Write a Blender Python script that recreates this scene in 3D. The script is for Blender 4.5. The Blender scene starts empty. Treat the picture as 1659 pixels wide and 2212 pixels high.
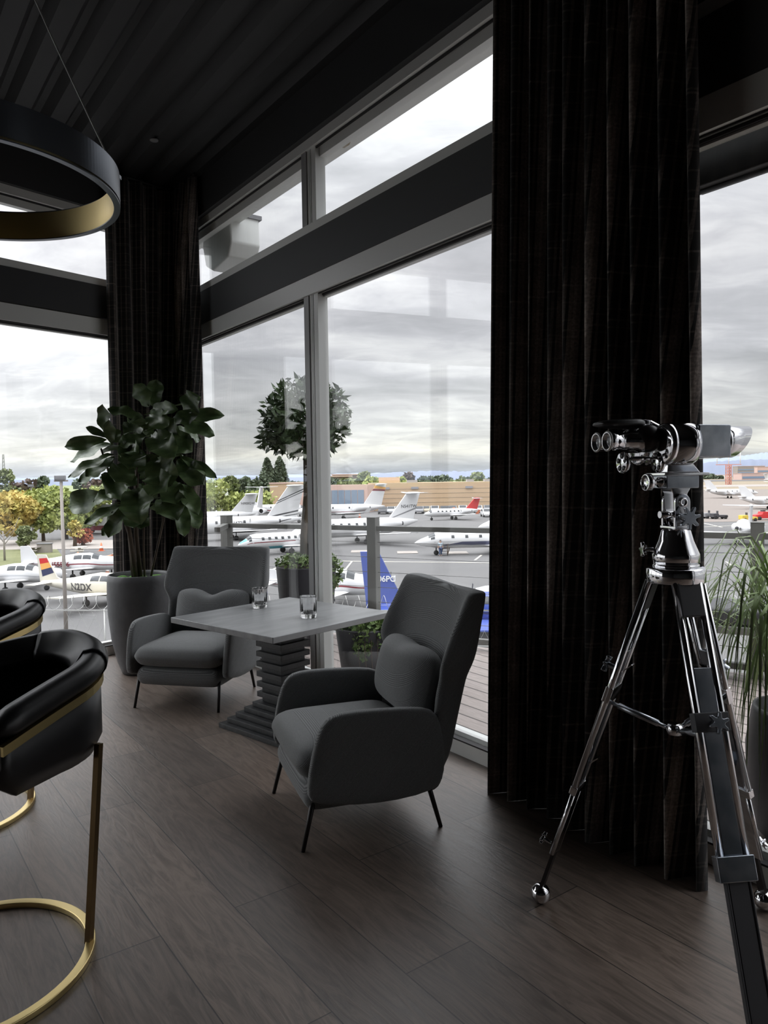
import bpy, bmesh, math, random
from mathutils import Vector, Matrix, noise
random.seed(7)
sc = bpy.context.scene
COL = sc.collection
PI = math.pi
def R(d): return math.radians(d)
# ------------------------------------------------------------ camera
CZ = 1.64; FPX = 1600.0; IW = 1659.0; IH = 2212.0
_p = R(2.5); _r = R(-0.83)
_F = Vector((0, math.cos(_p), -math.sin(_p))); _R0 = Vector((1, 0, 0)); _U0 = Vector((0, math.sin(_p), math.cos(_p)))
_RR = _R0*math.cos(_r) + _U0*math.sin(_r); _UU = -_R0*math.sin(_r) + _U0*math.cos(_r)
cam = bpy.data.cameras.new('camera'); camo = bpy.data.objects.new('camera', cam); COL.objects.link(camo)
cam.sensor_fit = 'VERTICAL'; cam.sensor_height = 36; cam.lens = FPX/IH*36; cam.clip_end = 30000; cam.clip_start = .05
m = Matrix((_RR, _UU, -_F)).transposed().to_4x4(); m.translation = (0, 0, CZ); camo.matrix_world = m
sc.camera = camo
def ray(x, y): return _F + _RR*((x-IW/2)/FPX) - _UU*((y-IH/2)/FPX)
def atZ(x, y, z=0):
    d = ray(x, y); t = (z-CZ)/d.z; return Vector((d.x*t, d.y*t, z))
def atY(x, y, Y):
    d = ray(x, y); t = Y/d.y; return Vector((d.x*t, Y, CZ+d.z*t))
GZ = CZ-8.6                                   # airfield level, one storey and more below the lounge floor
# ------------------------------------------------------------ materials
MATS = {}
def principled(name, col, rough=.6, metal=0, **kw):
    if name in MATS: return MATS[name]
    m = bpy.data.materials.new(name); m.use_nodes = True
    b = m.node_tree.nodes['Principled BSDF']
    b.inputs['Base Color'].default_value = (*col, 1); b.inputs['Roughness'].default_value = rough; b.inputs['Metallic'].default_value = metal
    for k, v in kw.items(): b.inputs[k.replace('_', ' ')].default_value = v
    MATS[name] = m; return m
def nodes(m): return m.node_tree.nodes, m.node_tree.links, m.node_tree.nodes['Principled BSDF']
def N(nt, typ, **kw):
    n = nt.new(typ)
    for k, v in kw.items():
        if k in n.inputs.keys() if hasattr(n.inputs, 'keys') else False: n.inputs[k].default_value = v
        else: setattr(n, k, v)
    return n
def varied(name, c1, c2, scale=5, rough=.7, bump=0, bscale=None, detail=4, metal=0, coord='Object', stretch=None, **kw):
    """two-tone noise material with optional bump"""
    if name in MATS: return MATS[name]
    m = principled(name, c1, rough, metal, **kw); nt, lk, b = nodes(m)
    tc = nt.new('ShaderNodeTexCoord'); src = tc.outputs[coord]
    if stretch:
        mp = nt.new('ShaderNodeMapping'); mp.inputs['Scale'].default_value = stretch; lk.new(src, mp.inputs[0]); src = mp.outputs[0]
    n = nt.new('ShaderNodeTexNoise'); n.inputs['Scale'].default_value = scale; n.inputs['Detail'].default_value = detail; lk.new(src, n.inputs['Vector'])
    r = nt.new('ShaderNodeValToRGB'); r.color_ramp.elements[0].position = .35; r.color_ramp.elements[1].position = .68
    r.color_ramp.elements[0].color = (*c1, 1); r.color_ramp.elements[1].color = (*c2, 1)
    lk.new(n.outputs[0], r.inputs[0]); lk.new(r.outputs[0], b.inputs['Base Color'])
    if bump:
        n2 = nt.new('ShaderNodeTexNoise'); n2.inputs['Scale'].default_value = bscale or scale*4; n2.inputs['Detail'].default_value = 3; lk.new(src, n2.inputs['Vector'])
        bp = nt.new('ShaderNodeBump'); bp.inputs['Strength'].default_value = bump; bp.inputs['Distance'].default_value = .01
        lk.new(n2.outputs[0], bp.inputs['Height']); lk.new(bp.outputs[0], b.inputs['Normal'])
    return m
# ------------------------------------------------------------ mesh builder
class MB:
    def __init__(s): s.v = []; s.f = []; s.sm = []; s.uv = None
    def add(s, vs, fs, smooth=False, M=None):
        o = len(s.v)
        s.v += [tuple(M @ Vector(q)) if M is not None else tuple(q) for q in vs]
        s.f += [tuple(i+o for i in f) for f in fs]; s.sm += [smooth]*len(fs); return s
    def box(s, c, d, M=None, taper=1):
        x, y, z = d[0]/2, d[1]/2, d[2]/2
        vs = [(c[0]+a*x*(taper if k > 0 else 1), c[1]+b*y*(taper if k > 0 else 1), c[2]+k*z) for k in (-1, 1) for a, b in ((-1, -1), (1, -1), (1, 1), (-1, 1))]
        return s.add(vs, [(3, 2, 1, 0), (4, 5, 6, 7), (0, 1, 5, 4), (1, 2, 6, 5), (2, 3, 7, 6), (3, 0, 4, 7)], False, M)
    def bx(s, x0, x1, y0, y1, z0, z1, M=None): return s.box(((x0+x1)/2, (y0+y1)/2, (z0+z1)/2), (abs(x1-x0), abs(y1-y0), abs(z1-z0)), M)
    def beam(s, a, b, w, h, up=(0, 0, 1)):
        a = Vector(a); b = Vector(b); d = (b-a); L = d.length; d.normalize(); up = Vector(up)
        sd = d.cross(up)
        if sd.length < 1e-4: sd = d.cross(Vector((1, 0, 0)))
        sd.normalize(); u = sd.cross(d)
        M = Matrix((d, sd, u)).transposed().to_4x4(); M.translation = (a+b)/2
        return s.box((0, 0, 0), (L, w, h), M)
    def loft(s, rings, cap=True, smooth=True, closed=True, M=None):
        n = len(rings[0]); vs = [q for r in rings for q in r]; fs = []
        for i in range(len(rings)-1):
            for j in range(n if closed else n-1):
                k = (j+1) % n; fs.append((i*n+j, i*n+k, (i+1)*n+k, (i+1)*n+j))
        o = len(s.f); s.add(vs, fs, smooth, M)
        if cap:
            b = len(s.v)-len(vs); s.f.append(tuple(b+j for j in reversed(range(n)))); s.f.append(tuple(b+(len(rings)-1)*n+j for j in range(n))); s.sm += [False, False]
        return s
    def tube(s, pts, r, seg=10, cap=True, closed=False, M=None):
        pts = [Vector(p) for p in pts]; n = len(pts); rs = r if isinstance(r, (list, tuple)) else [r]*n
        rings = []; prev = None
        for i, p in enumerate(pts):
            if closed: t = pts[(i+1) % n]-pts[i-1]
            else: t = pts[min(i+1, n-1)]-pts[max(i-1, 0)]
            t.normalize()
            if prev is None: a = t.cross(Vector((0, 0, 1))); a = a if a.length > .05 else t.cross(Vector((1, 0, 0)))
            else: a = prev-t*prev.dot(t)
            a.normalize(); prev = a; b = t.cross(a)
            rings.append([p+(a*math.cos(2*PI*k/seg)+b*math.sin(2*PI*k/seg))*rs[i] for k in range(seg)])
        if closed: rings.append(rings[0]); cap = False
        return s.loft(rings, cap, True, True, M)
    def lathe(s, prof, c=(0, 0, 0), seg=32, cap=True, M=None, axis='z'):
        rings = []
        for r, z in prof:
            if axis == 'z': rings.append([(c[0]+r*math.cos(2*PI*k/seg), c[1]+r*math.sin(2*PI*k/seg), c[2]+z) for k in range(seg)])
            elif axis == 'x': rings.append([(c[0]+z, c[1]+r*math.cos(2*PI*k/seg), c[2]+r*math.sin(2*PI*k/seg)) for k in range(seg)])
            else: rings.append([(c[0]+r*math.cos(2*PI*k/seg), c[1]+z, c[2]-r*math.sin(2*PI*k/seg)) for k in range(seg)])
        return s.loft(rings, cap, True, True, M)
    def prism(s, poly, z0, z1, M=None, smooth=False):
        n = len(poly); vs = [(x, y, z0) for x, y in poly]+[(x, y, z1) for x, y in poly]
        fs = [tuple(reversed(range(n))), tuple(range(n, 2*n))]+[(i, (i+1) % n, n+(i+1) % n, n+i) for i in range(n)]
        return s.add(vs, fs, smooth, M)
    def ball(s, c, r, seg=12, rg=8, M=None):
        rr = r if isinstance(r, (list, tuple)) else (r, r, r); rings = []
        for i in range(rg+1):
            a = -PI/2+PI*i/rg; rings.append([(c[0]+rr[0]*max(math.cos(a), .001)*math.cos(2*PI*k/seg), c[1]+rr[1]*max(math.cos(a), .001)*math.sin(2*PI*k/seg), c[2]+rr[2]*math.sin(a)) for k in range(seg)])
        return s.loft(rings, True, True, True, M)
    def build(s, name, mat, parent=None, bevel=0, subsurf=0, segs=2, **tags):
        me = bpy.data.meshes.new(name); me.from_pydata(s.v, [], s.f); me.update()
        if len(s.f) < 30000 and not s.uv:
            bm = bmesh.new(); bm.from_mesh(me); bmesh.ops.recalc_face_normals(bm, faces=bm.faces); bm.to_mesh(me); bm.free()
        me.polygons.foreach_set('use_smooth', s.sm)
        if s.uv:
            l = me.uv_layers.new(name='UVMap')
            for lp in me.loops: l.data[lp.index].uv = s.uv[lp.vertex_index]
        o = bpy.data.objects.new(name, me); COL.objects.link(o)
        if mat: me.materials.append(MATS[mat] if isinstance(mat, str) else mat)
        if parent: o.parent = parent
        if bevel:
            b = o.modifiers.new('bevel', 'BEVEL'); b.width = bevel; b.segments = segs; b.limit_method = 'ANGLE'; b.angle_limit = R(35)
            me.polygons.foreach_set('use_smooth', [True]*len(me.polygons))
            w = o.modifiers.new('wn', 'WEIGHTED_NORMAL')
        if subsurf:
            q = o.modifiers.new('sub', 'SUBSURF'); q.levels = subsurf; q.render_levels = subsurf
            me.polygons.foreach_set('use_smooth', [True]*len(me.polygons))
        for k, v in tags.items(): o[k] = v
        return o
def thing(name, label, cat, loc=(0, 0, 0), rz=0, group=None):
    o = bpy.data.objects.new(name, None); COL.objects.link(o); o.location = loc; o.rotation_euler = (0, 0, rz); o.empty_display_size = .1
    o['label'] = label; o['category'] = cat
    if group: o['group'] = group
    return o
def tag(o, label, cat, group=None):
    o['label'] = label; o['category'] = cat
    if group: o['group'] = group
    return o
def struct(o): o['kind'] = 'structure'; return o
def kids(o): return [c for c in bpy.data.objects if c.parent == o]
def dup(root, loc, rz, label, group=None):
    def cp(o, par):
        c = o.copy(); COL.objects.link(c); c.parent = par
        for ch in kids(o): cp(ch, c)
        return c
    src = kids(root); r = root.copy(); COL.objects.link(r); r.location = loc; r.rotation_euler = (0, 0, rz); r['label'] = label
    if group: r['group'] = group
    for ch in src: cp(ch, r)
    return r
def lettering(body, size, mat, parent, M, depth=.01, name='lettering', bold=0, snap=None):
    cu = bpy.data.curves.new('t', 'FONT'); cu.body = body; cu.size = size; cu.extrude = depth; cu.align_x = 'CENTER'; cu.align_y = 'CENTER'; cu.offset = bold
    t = bpy.data.objects.new('t', cu); COL.objects.link(t)
    dg = bpy.context.evaluated_depsgraph_get(); me = bpy.data.meshes.new_from_object(t.evaluated_get(dg))
    bpy.data.objects.remove(t); bpy.data.curves.remove(cu)
    me.name = name; me.transform(M)
    if snap:
        for v in me.vertices: v.co = snap(v.co)
    me.materials.clear(); me.materials.append(MATS[mat])
    o = bpy.data.objects.new(name, me); COL.objects.link(o); o.parent = parent; return o
def frame(X, Y, loc):
    X = Vector(X).normalized(); Y = Vector(Y); Z = X.cross(Y).normalized(); Y = Z.cross(X)
    M = Matrix((X, Y, Z)).transposed().to_4x4(); M.translation = loc; return M
# ---- colours
principled('black_paint', (.012, .012, .012), .55)
principled('ceiling_black', (.016, .016, .017), .6)
principled('wall_dark', (.032, .033, .035), .6)
principled('frame_paint', (.74, .75, .73), .38)
principled('frame_shade', (.34, .34, .34), .42)
principled('gasket', (.01, .008, .01), .6)
principled('chrome', (.74, .74, .76), .07, 1)
varied('brushed_steel', (.30, .33, .37), (.52, .54, .58), 14, .26, metal=1)
principled('dark_hole', (.005, .005, .005), .4)
principled('brass', (.72, .57, .27), .34, 1)
principled('brass_dark', (.26, .18, .09), .35, 1)
principled('leather', (.012, .012, .013), .36)
principled('leg_black', (.012, .009, .009), .4)
principled('lamp_dark', (.16, .175, .20), .28, .85)
varied('pot_grey', (.07, .07, .074), (.10, .10, .106), 6, .5, .2)
principled('soil', (.03, .022, .015), .95)
varied('moss', (.06, .16, .02), (.12, .28, .05), 25, .95, .8, 60)
varied('fig_leaf', (.055, .095, .035), (.12, .175, .07), 9, .36, .35, 14, stretch=(1, 1, 2.5))
varied('bay_leaf', (.035, .065, .022), (.075, .12, .045), 3, .45)
varied('bark', (.055, .04, .028), (.12, .09, .065), 12, .85, .6, 40, stretch=(1, 1, .25))
varied('grass_blade', (.20, .29, .10), (.36, .46, .20), 8, .5)
varied('trail_leaf', (.08, .15, .03), (.20, .28, .08), 9, .6)
principled('bloom_yellow', (.6, .42, .18), .7)
principled('rail_metal', (.15, .15, .14), .5, .2)
principled('cable_steel', (.25, .25, .25), .4, .8)
principled('planter_dark', (.022, .02, .025), .5)
principled('jet_white', (.66, .66, .665), .28)
principled('jet_cream', (.62, .59, .51), .35)
principled('jet_grey', (.45, .46, .48), .3)
principled('jet_glass', (.03, .035, .04), .12)
principled('navy', (.03, .035, .09), .35)
principled('blue', (.05, .085, .33), .4)
principled('red', (.55, .03, .03), .45)
principled('maroon', (.20, .03, .04), .45)
principled('teal', (.12, .42, .50), .4)
principled('orange', (.75, .22, .10), .5)
principled('amber', (.75, .38, .10), .5)
principled('white_paint', (.8, .8, .78), .5)
principled('dark_grey', (.05, .05, .055), .5)
principled('mid_grey', (.2, .2, .21), .5)
principled('tyre', (.02, .02, .02), .8)
principled('skin', (.45, .28, .2), .6)
principled('jeans', (.05, .08, .16), .8)
principled('shirt', (.45, .55, .62), .8)
principled('yellow', (.7, .5, .08), .5)
principled('wire', (.5, .5, .48), .4, .6)
principled('tan_car', (.35, .3, .22), .4)
varied('leaf_green', (.24, .29, .09), (.40, .43, .13), .6, .8)
varied('leaf_yellow', (.40, .36, .10), (.62, .46, .15), .5, .8)
varied('leaf_dark', (.08, .105, .07), (.14, .17, .11), .5, .85)
varied('leaf_olive', (.15, .18, .08), (.25, .28, .13), .5, .85)
varied('leaf_red', (.30, .07, .04), (.45, .14, .08), .8, .8)
varied('leaf_brown', (.10, .07, .06), (.17, .12, .10), .5, .85)
def glass_mat(name, tint, ior=1.45, rough=0.0):
    m = bpy.data.materials.new(name); m.use_nodes = True; nt = m.node_tree.nodes; lk = m.node_tree.links; nt.clear()
    o = nt.new('ShaderNodeOutputMaterial'); t = nt.new('ShaderNodeBsdfTransparent'); t.inputs[0].default_value = (*tint, 1)
    g = nt.new('ShaderNodeBsdfGlossy'); g.inputs['Roughness'].default_value = rough; g.inputs[0].default_value = (1, 1, 1, 1)
    lw = nt.new('ShaderNodeLayerWeight'); pw = nt.new('ShaderNodeMath'); pw.operation = 'POWER'; pw.inputs[1].default_value = 5; lk.new(lw.outputs['Facing'], pw.inputs[0])
    lw.inputs['Blend'].default_value = .5; fr = nt.new('ShaderNodeMath'); fr.operation = 'MULTIPLY_ADD'; fr.inputs[1].default_value = .9; fr.inputs[2].default_value = .035; lk.new(pw.outputs[0], fr.inputs[0]); mx = nt.new('ShaderNodeMixShader')
    lk.new(fr.outputs[0], mx.inputs[0]); lk.new(t.outputs[0], mx.inputs[1]); lk.new(g.outputs[0], mx.inputs[2]); lk.new(mx.outputs[0], o.inputs[0]); MATS[name] = m
glass_mat('pane', (.97, .985, .98)); glass_mat('rail_glass', (.93, .95, .94))
m = principled('tumbler', (1, 1, 1), .02); nt, lk, b = nodes(m); b.inputs['Transmission Weight'].default_value = 1; b.inputs['IOR'].default_value = 1.45
# curtain: plaid wool in its own uv (metres along the cloth)
def plaid(name):
    m = principled(name, (.01, .01, .01), .95); nt, lk, b = nodes(m)
    b.inputs['Sheen Weight'].default_value = .15
    uv = nt.new('ShaderNodeUVMap'); sp = nt.new('ShaderNodeSeparateXYZ'); lk.new(uv.outputs[0], sp.inputs[0])
    def lines(sock, freq, width, soft=.3):
        a = nt.new('ShaderNodeMath'); a.operation = 'MULTIPLY'; a.inputs[1].default_value = freq; lk.new(sock, a.inputs[0])
        f = nt.new('ShaderNodeMath'); f.operation = 'FRACT'; lk.new(a.outputs[0], f.inputs[0])
        c = nt.new('ShaderNodeMath'); c.operation = 'COMPARE'; c.inputs[1].default_value = .5; c.inputs[2].default_value = width; lk.new(f.outputs[0], c.inputs[0]); return c.outputs[0]
    def mul(a, b_): 
        q = nt.new('ShaderNodeMath'); q.operation = 'MULTIPLY'
        for i, s_ in enumerate((a, b_)):
            if isinstance(s_, float): q.inputs[i].default_value = s_
            else: lk.new(s_, q.inputs[i])
        return q.outputs[0]
    def addm(a, b_):
        q = nt.new('ShaderNodeMath'); lk.new(a, q.inputs[0]); lk.new(b_, q.inputs[1]); return q.outputs[0]
    ns = nt.new('ShaderNodeTexNoise'); ns.inputs['Scale'].default_value = 90; lk.new(uv.outputs[0], ns.inputs[0])
    n2 = nt.new('ShaderNodeTexNoise'); n2.inputs['Scale'].default_value = 7; lk.new(uv.outputs[0], n2.inputs[0])
    V = addm(mul(lines(sp.outputs[0], 4.2, .12), .7), mul(lines(sp.outputs[0], 21.0, .14), .35))  # plaid stripes; the broad bands also paint in soft highlights of the folds
    H = addm(mul(lines(sp.outputs[1], 5.0, .022), .22), mul(lines(sp.outputs[1], 13.0, .05), .14))
    tot = mul(mul(addm(V, H), ns.outputs[0]), addm(n2.outputs[0], n2.outputs[0]))
    mx = nt.new('ShaderNodeMix'); mx.data_type = 'RGBA'; mx.inputs['A'].default_value = (.011, .010, .010, 1); mx.inputs['B'].default_value = (.50, .42, .375, 1)
    lk.new(tot, mx.inputs['Factor']); lk.new(mx.outputs['Result'], b.inputs['Base Color'])
plaid('plaid_wool')
# armchair fabric: fine woven rib stripes in object space
def ribbed(name, c1, c2):
    m = principled(name, c1, .92); nt, lk, b = nodes(m); b.inputs['Sheen Weight'].default_value = .25; b.inputs['Sheen Roughness'].default_value = .5
    tc = nt.new('ShaderNodeTexCoord'); sp = nt.new('ShaderNodeSeparateXYZ'); lk.new(tc.outputs['Object'], sp.inputs[0])
    def wave(sock, f):
        a = nt.new('ShaderNodeMath'); a.operation = 'MULTIPLY'; a.inputs[1].default_value = f; lk.new(sock, a.inputs[0])
        s_ = nt.new('ShaderNodeMath'); s_.operation = 'SINE'; lk.new(a.outputs[0], s_.inputs[0]); return s_.outputs[0]
    ad = nt.new('ShaderNodeMath'); lk.new(sp.outputs[1], ad.inputs[0]); lk.new(sp.outputs[2], ad.inputs[1])
    fine = wave(ad.outputs[0], 2*PI/.0075); big = wave(ad.outputs[0], 2*PI/.11)
    gt = nt.new('ShaderNodeMath'); gt.operation = 'GREATER_THAN'; gt.inputs[1].default_value = .1; lk.new(big, gt.inputs[0])
    mu = nt.new('ShaderNodeMath'); mu.operation = 'MULTIPLY'; lk.new(fine, mu.inputs[0]); lk.new(gt.outputs[0], mu.inputs[1])
    mr = nt.new('ShaderNodeMapRange'); mr.inputs['From Min'].default_value = -1; lk.new(mu.outputs[0], mr.inputs[0])
    no = nt.new('ShaderNodeTexNoise'); no.inputs['Scale'].default_value = 250; lk.new(tc.outputs['Object'], no.inputs[0])
    m2 = nt.new('ShaderNodeMath'); m2.operation = 'MULTIPLY'; lk.new(mr.outputs[0], m2.inputs[0]); lk.new(no.outputs[0], m2.inputs[1])
    mx = nt.new('ShaderNodeMix'); mx.data_type = 'RGBA'; mx.inputs['A'].default_value = (*c1, 1); mx.inputs['B'].default_value = (*c2, 1)
    lk.new(m2.outputs[0], mx.inputs['Factor']); lk.new(mx.outputs['Result'], b.inputs['Base Color'])
    bp = nt.new('ShaderNodeBump'); bp.inputs['Strength'].default_value = .3; bp.inputs['Distance'].default_value = .003; lk.new(m2.outputs[0], bp.inputs['Height']); lk.new(bp.outputs[0], b.inputs['Normal'])
ribbed('chair_fabric', (.085, .088, .09), (.36, .37, .372))
# floor: wide dark oak planks
def planks(name, rot, bw, bl, c1, c2, line, rough, grain=1.0, gap=.003, bumps=.15):
    m = principled(name, c1, rough); nt, lk, b = nodes(m)
    tc = nt.new('ShaderNodeTexCoord'); mp = nt.new('ShaderNodeMapping'); mp.inputs['Rotation'].default_value = (0, 0, rot); lk.new(tc.outputs['Object'], mp.inputs[0])
    br = nt.new('ShaderNodeTexBrick'); br.inputs['Scale'].default_value = 1; br.inputs['Brick Width'].default_value = bl; br.inputs['Row Height'].default_value = bw
    br.inputs['Mortar Size'].default_value = gap; br.inputs['Mortar Smooth'].default_value = .2; br.inputs['Color1'].default_value = (*c1, 1); br.inputs['Color2'].default_value = (*c2, 1); br.inputs['Mortar'].default_value = (*line, 1)
    br.offset = .37; lk.new(mp.outputs[0], br.inputs[0])
    m2 = nt.new('ShaderNodeMapping'); m2.inputs['Scale'].default_value = (1.2, 9, 1); lk.new(mp.outputs[0], m2.inputs[0])
    no = nt.new('ShaderNodeTexNoise'); no.inputs['Scale'].default_value = 2.4; no.inputs['Detail'].default_value = 9; no.inputs['Roughness'].default_value = .62; no.inputs['Distortion'].default_value = 2.4; lk.new(m2.outputs[0], no.inputs[0])
    mx = nt.new('ShaderNodeMix'); mx.data_type = 'RGBA'; mx.blend_type = 'MULTIPLY'; mx.inputs['Factor'].default_value = grain
    rp = nt.new('ShaderNodeValToRGB'); rp.color_ramp.elements[0].position = .36; rp.color_ramp.elements[0].color = (.42, .40, .39, 1); rp.color_ramp.elements[1].position = .62; rp.color_ramp.elements[1].color = (1.25, 1.25, 1.25, 1)
    lk.new(no.outputs[0], rp.inputs[0]); lk.new(br.outputs[0], mx.inputs['A']); lk.new(rp.outputs[0], mx.inputs['B']); lk.new(mx.outputs['Result'], b.inputs['Base Color'])
    ad = nt.new('ShaderNodeMath'); ad.operation = 'MULTIPLY_ADD'; ad.inputs[1].default_value = -1.5; lk.new(br.outputs['Fac'], ad.inputs[0]); lk.new(no.outputs[0], ad.inputs[2])
    bp = nt.new('ShaderNodeBump'); bp.inputs['Strength'].default_value = bumps; bp.inputs['Distance'].default_value = .004; lk.new(ad.outputs[0], bp.inputs['Height']); lk.new(bp.outputs[0], b.inputs['Normal'])
    rr = nt.new('ShaderNodeMapRange'); rr.inputs['To Min'].default_value = rough-.08; rr.inputs['To Max'].default_value = rough+.1; lk.new(no.outputs[0], rr.inputs[0]); lk.new(rr.outputs[0], b.inputs['Roughness'])
# ============================================================ the room
NR = Vector((.8078, .5894, 0)); UR = Vector((-.5894, .8078, 0)); CR = 2.9565
NL = Vector((-.766, .643, 0)); UL = Vector((.643, .766, 0)); CL = 6.60
ROTF = R(53.88)
planks('oak_floor', ROTF, .29, 1.9, (.20, .152, .122), (.125, .097, .080), (.035, .028, .024), .40, .65, .0025, .3)
MATS['oak_floor'].node_tree.nodes['Principled BSDF'].inputs['Specular IOR Level'].default_value = .75
planks('deck_boards', ROTF, .165, 40., (.30, .255, .235), (.27, .23, .215), (.05, .04, .035), .6, .35, .009)
def wm(n, c, u, s=0, o=0):       # wall frame: local x along the wall, y outward, z up
    M = Matrix((u, n, Vector((0, 0, 1)))).transposed().to_4x4(); M.translation = n*(c+o)+u*s; return M
MR = wm(NR, CR, UR); ML = wm(NL, CL, UL)
SCR = 7.52; SCL = 4.68           # the corner, along each wall
corner = Vector((-2.05, 7.82, 0))
def poly_slab(name, pts, z0, z1, mat):
    a = sum(pts[i][0]*pts[(i+1) % len(pts)][1]-pts[(i+1) % len(pts)][0]*pts[i][1] for i in range(len(pts)))
    if a < 0: pts = pts[::-1]
    mb = MB(); mb.prism(pts, z0, z1); return struct(mb.build(name, mat))
eR = NR*(CR+.06)+UR*-8; eL = NL*(CL+.06)+UL*-8; cc = corner+Vector((-.02, .09, 0))
room = [(cc.x, cc.y), (eR.x, eR.y), (-4.5, -7.5), (eL.x, eL.y)]
poly_slab('floor', room, -.25, 0, 'oak_floor')
poly_slab('ceiling', room, 4.66, 4.9, 'ceiling_black')
# steel roof deck: trapezoid ribs running parallel to the right hand wall
mb = MB(); prof = []; w = -8.6
while w < 2.9:
    prof += [(w, 4.62), (w+.05, 4.55), (w+.17, 4.55), (w+.22, 4.62)]; w += .27
ext = 13.5
vs = []; fs = []
for i, (w, z) in enumerate(prof):
    for t in (-7.5, 9.0):
        # clip against the left wall plane
        p = NR*w+UR*t
        k = (p.dot(NL)-(CL-.02))
        if k > 0: t2 = t-k/UR.dot(NL); p = NR*w+UR*t2
        vs.append((p.x, p.y, z))
for i in range(len(prof)-1): fs.append((2*i, 2*i+1, 2*i+3, 2*i+2))
mb.add(vs, fs); o = mb.build('ceiling_ribs', 'ceiling_black'); o.name = 'ceiling_deck'; struct(o)
# dark bulkhead strips and walls
def wallbox(M, name, mat, boxes, **k):
    mb = MB()
    for b in boxes: mb.bx(*b, M)
    return mb.build(name, mat, **k)
struct(wallbox(MR, 'wall_right', 'wall_dark', [(-8, SCR+.02, -.10, .10, 4.19, 4.66), (-8, SCR, -.06, .10, 3.185, 3.50), (-8, -3.4, -.06, .1, 0, 3.2), (-8, -3.4, -.06, .1, 3.5, 4.2), (1.93, 2.13, -.02, .1, 0, 3.2), (-1.2, 2.13, -.05, .1, 3.19, 4.2)]))
struct(wallbox(ML, 'wall_left', 'wall_dark', [(-8, SCL+.02, -.10, .10, 4.19, 4.66), (-8, SCL, -.06, .10, 3.20, 3.50), (-8, -6.8, -.06, .1, 0, 3.2), (-8, -6.8, -.06, .1, 3.5, 4.2)]))
b1 = Vector((eR.x, eR.y, 0)); b2 = Vector((-4.5, -7.5, 0)); b3 = Vector((eL.x, eL.y, 0))
mb = MB(); mb.beam(b1+Vector((0, 0, 2.35)), b2+Vector((0, 0, 2.35)), .1, 4.9); struct(mb.build('wall_back', 'wall_dark'))
mb = MB(); mb.beam(b2+Vector((0, 0, 2.35)), b3+Vector((0, 0, 2.35)), .1, 4.9); struct(mb.build('wall_rear', 'wall_dark'))
mb = MB(); mb.box((corner.x, corner.y, 2.2), (.16, .16, 4.6)); struct(mb.build('trim_corner_post', 'wall_dark'))
# windows: aluminium frames, black gaskets, panes
def window(idx, M, s0, s1, lows, ups):
    W = bpy.data.objects.new('window_%d' % idx, None); COL.objects.link(W); W['kind'] = 'structure'
    fr = MB(); gk = MB()
    def rail(z0, z1, n0=-.055, n1=.06): fr.bx(s0, s1, n0, n1, z0, z1, M)
    rail(0, .085, -.06, .07); gk.bx(s0, s1, -.062, -.02, .085, .094, M); fr.bx(s0, s1, .0, .07, .085, .115, M)
    rail(3.045, 3.19); gk.bx(s0, s1, -.03, -.022, 3.036, 3.046, M); gk.bx(s0, s1, .005, .02, 3.03, 3.046, M)
    fr.bx(s0, s1, .02, .06, 3.02, 3.05, M)
    rail(3.495, 3.565); gk.bx(s0, s1, -.03, -.02, 3.565, 3.572, M)
    rail(4.12, 4.20); gk.bx(s0, s1, -.03, -.02, 4.105, 4.12, M); fr.bx(s0, s1, .0, .06, 4.05, 4.12, M)
    for a, zs in [(lows, (.09, 3.045)), (ups, (3.565, 4.12))]:
        for s in a:
            # a double mullion: dark slot with black gaskets between two stiles
            fr.bx(s-.075, s-.014, -.035, .05, zs[0], zs[1], M); fr.bx(s+.014, s+.045, -.035, .05, zs[0], zs[1], M)
            mu = MB(); mu.bx(s+.045, s+.115, -.045, .05, zs[0], zs[1], M); mu.build('mullion_shaded_side', 'frame_shade', W)  # shade of the mullion's side face, put into a darker grey strip
            gk.bx(s-.014, s-.006, -.03, .05, zs[0], zs[1], M); gk.bx(s+.006, s+.014, -.03, .05, zs[0], zs[1], M); fr.bx(s-.006, s+.006, -.036, .03, zs[0], zs[1], M)
    fr.build('frame', 'frame_paint', W); gk.build('gasket', 'gasket', W)
    for a, zs in [(lows, (.10, 3.04)), (ups, (3.57, 4.10))]:
        e = [s0]+sorted(a)+[s1]
        for i in range(len(e)-1):
            g = MB(); g.bx(e[i]+(.07 if i else 0), e[i+1]-(.07 if i < len(e)-2 else 0), .022, .034, zs[0], zs[1], M); g.build('glass', 'pane', W)
    return W
window(1, MR, 2.1, SCR-.06, [4.88], [4.88])
window(2, MR, -3.4, 1.95, [-.9], [-1.3])
window(3, ML, -6.8, SCL-.06, [-4.0, -1.0, 1.75], [-4.0, -1.0, 1.75])
# tracks: dark shade cassette hung outside the head of the right hand window
mb = MB(); mb.bx(-2.0, 1.9, .125, .24, 2.905, 3.06, MR)
sh = thing('roller_shade', 'black roller shade cassette along the head of the far right window', 'shade', (0, 0, 0))
mb.build('cassette', 'black_paint', sh, bevel=.008)
mb = MB(); mb.tube([MR @ Vector((-2.0, .18, 2.90)), MR @ Vector((1.9, .18, 2.90))], .012); mb.build('hem_bar', 'dark_grey', sh)
# roof overhang outside, with small stickers on the underside
mb = MB(); mb.bx(-8, 8.1, .11, .29, 4.18, 4.6, MR); struct(mb.build('trim_1', 'frame_paint'))
mb = MB(); mb.bx(-8, 5.2, .11, .30, 4.24, 4.6, ML); struct(mb.build('trim_2', 'frame_paint'))
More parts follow.
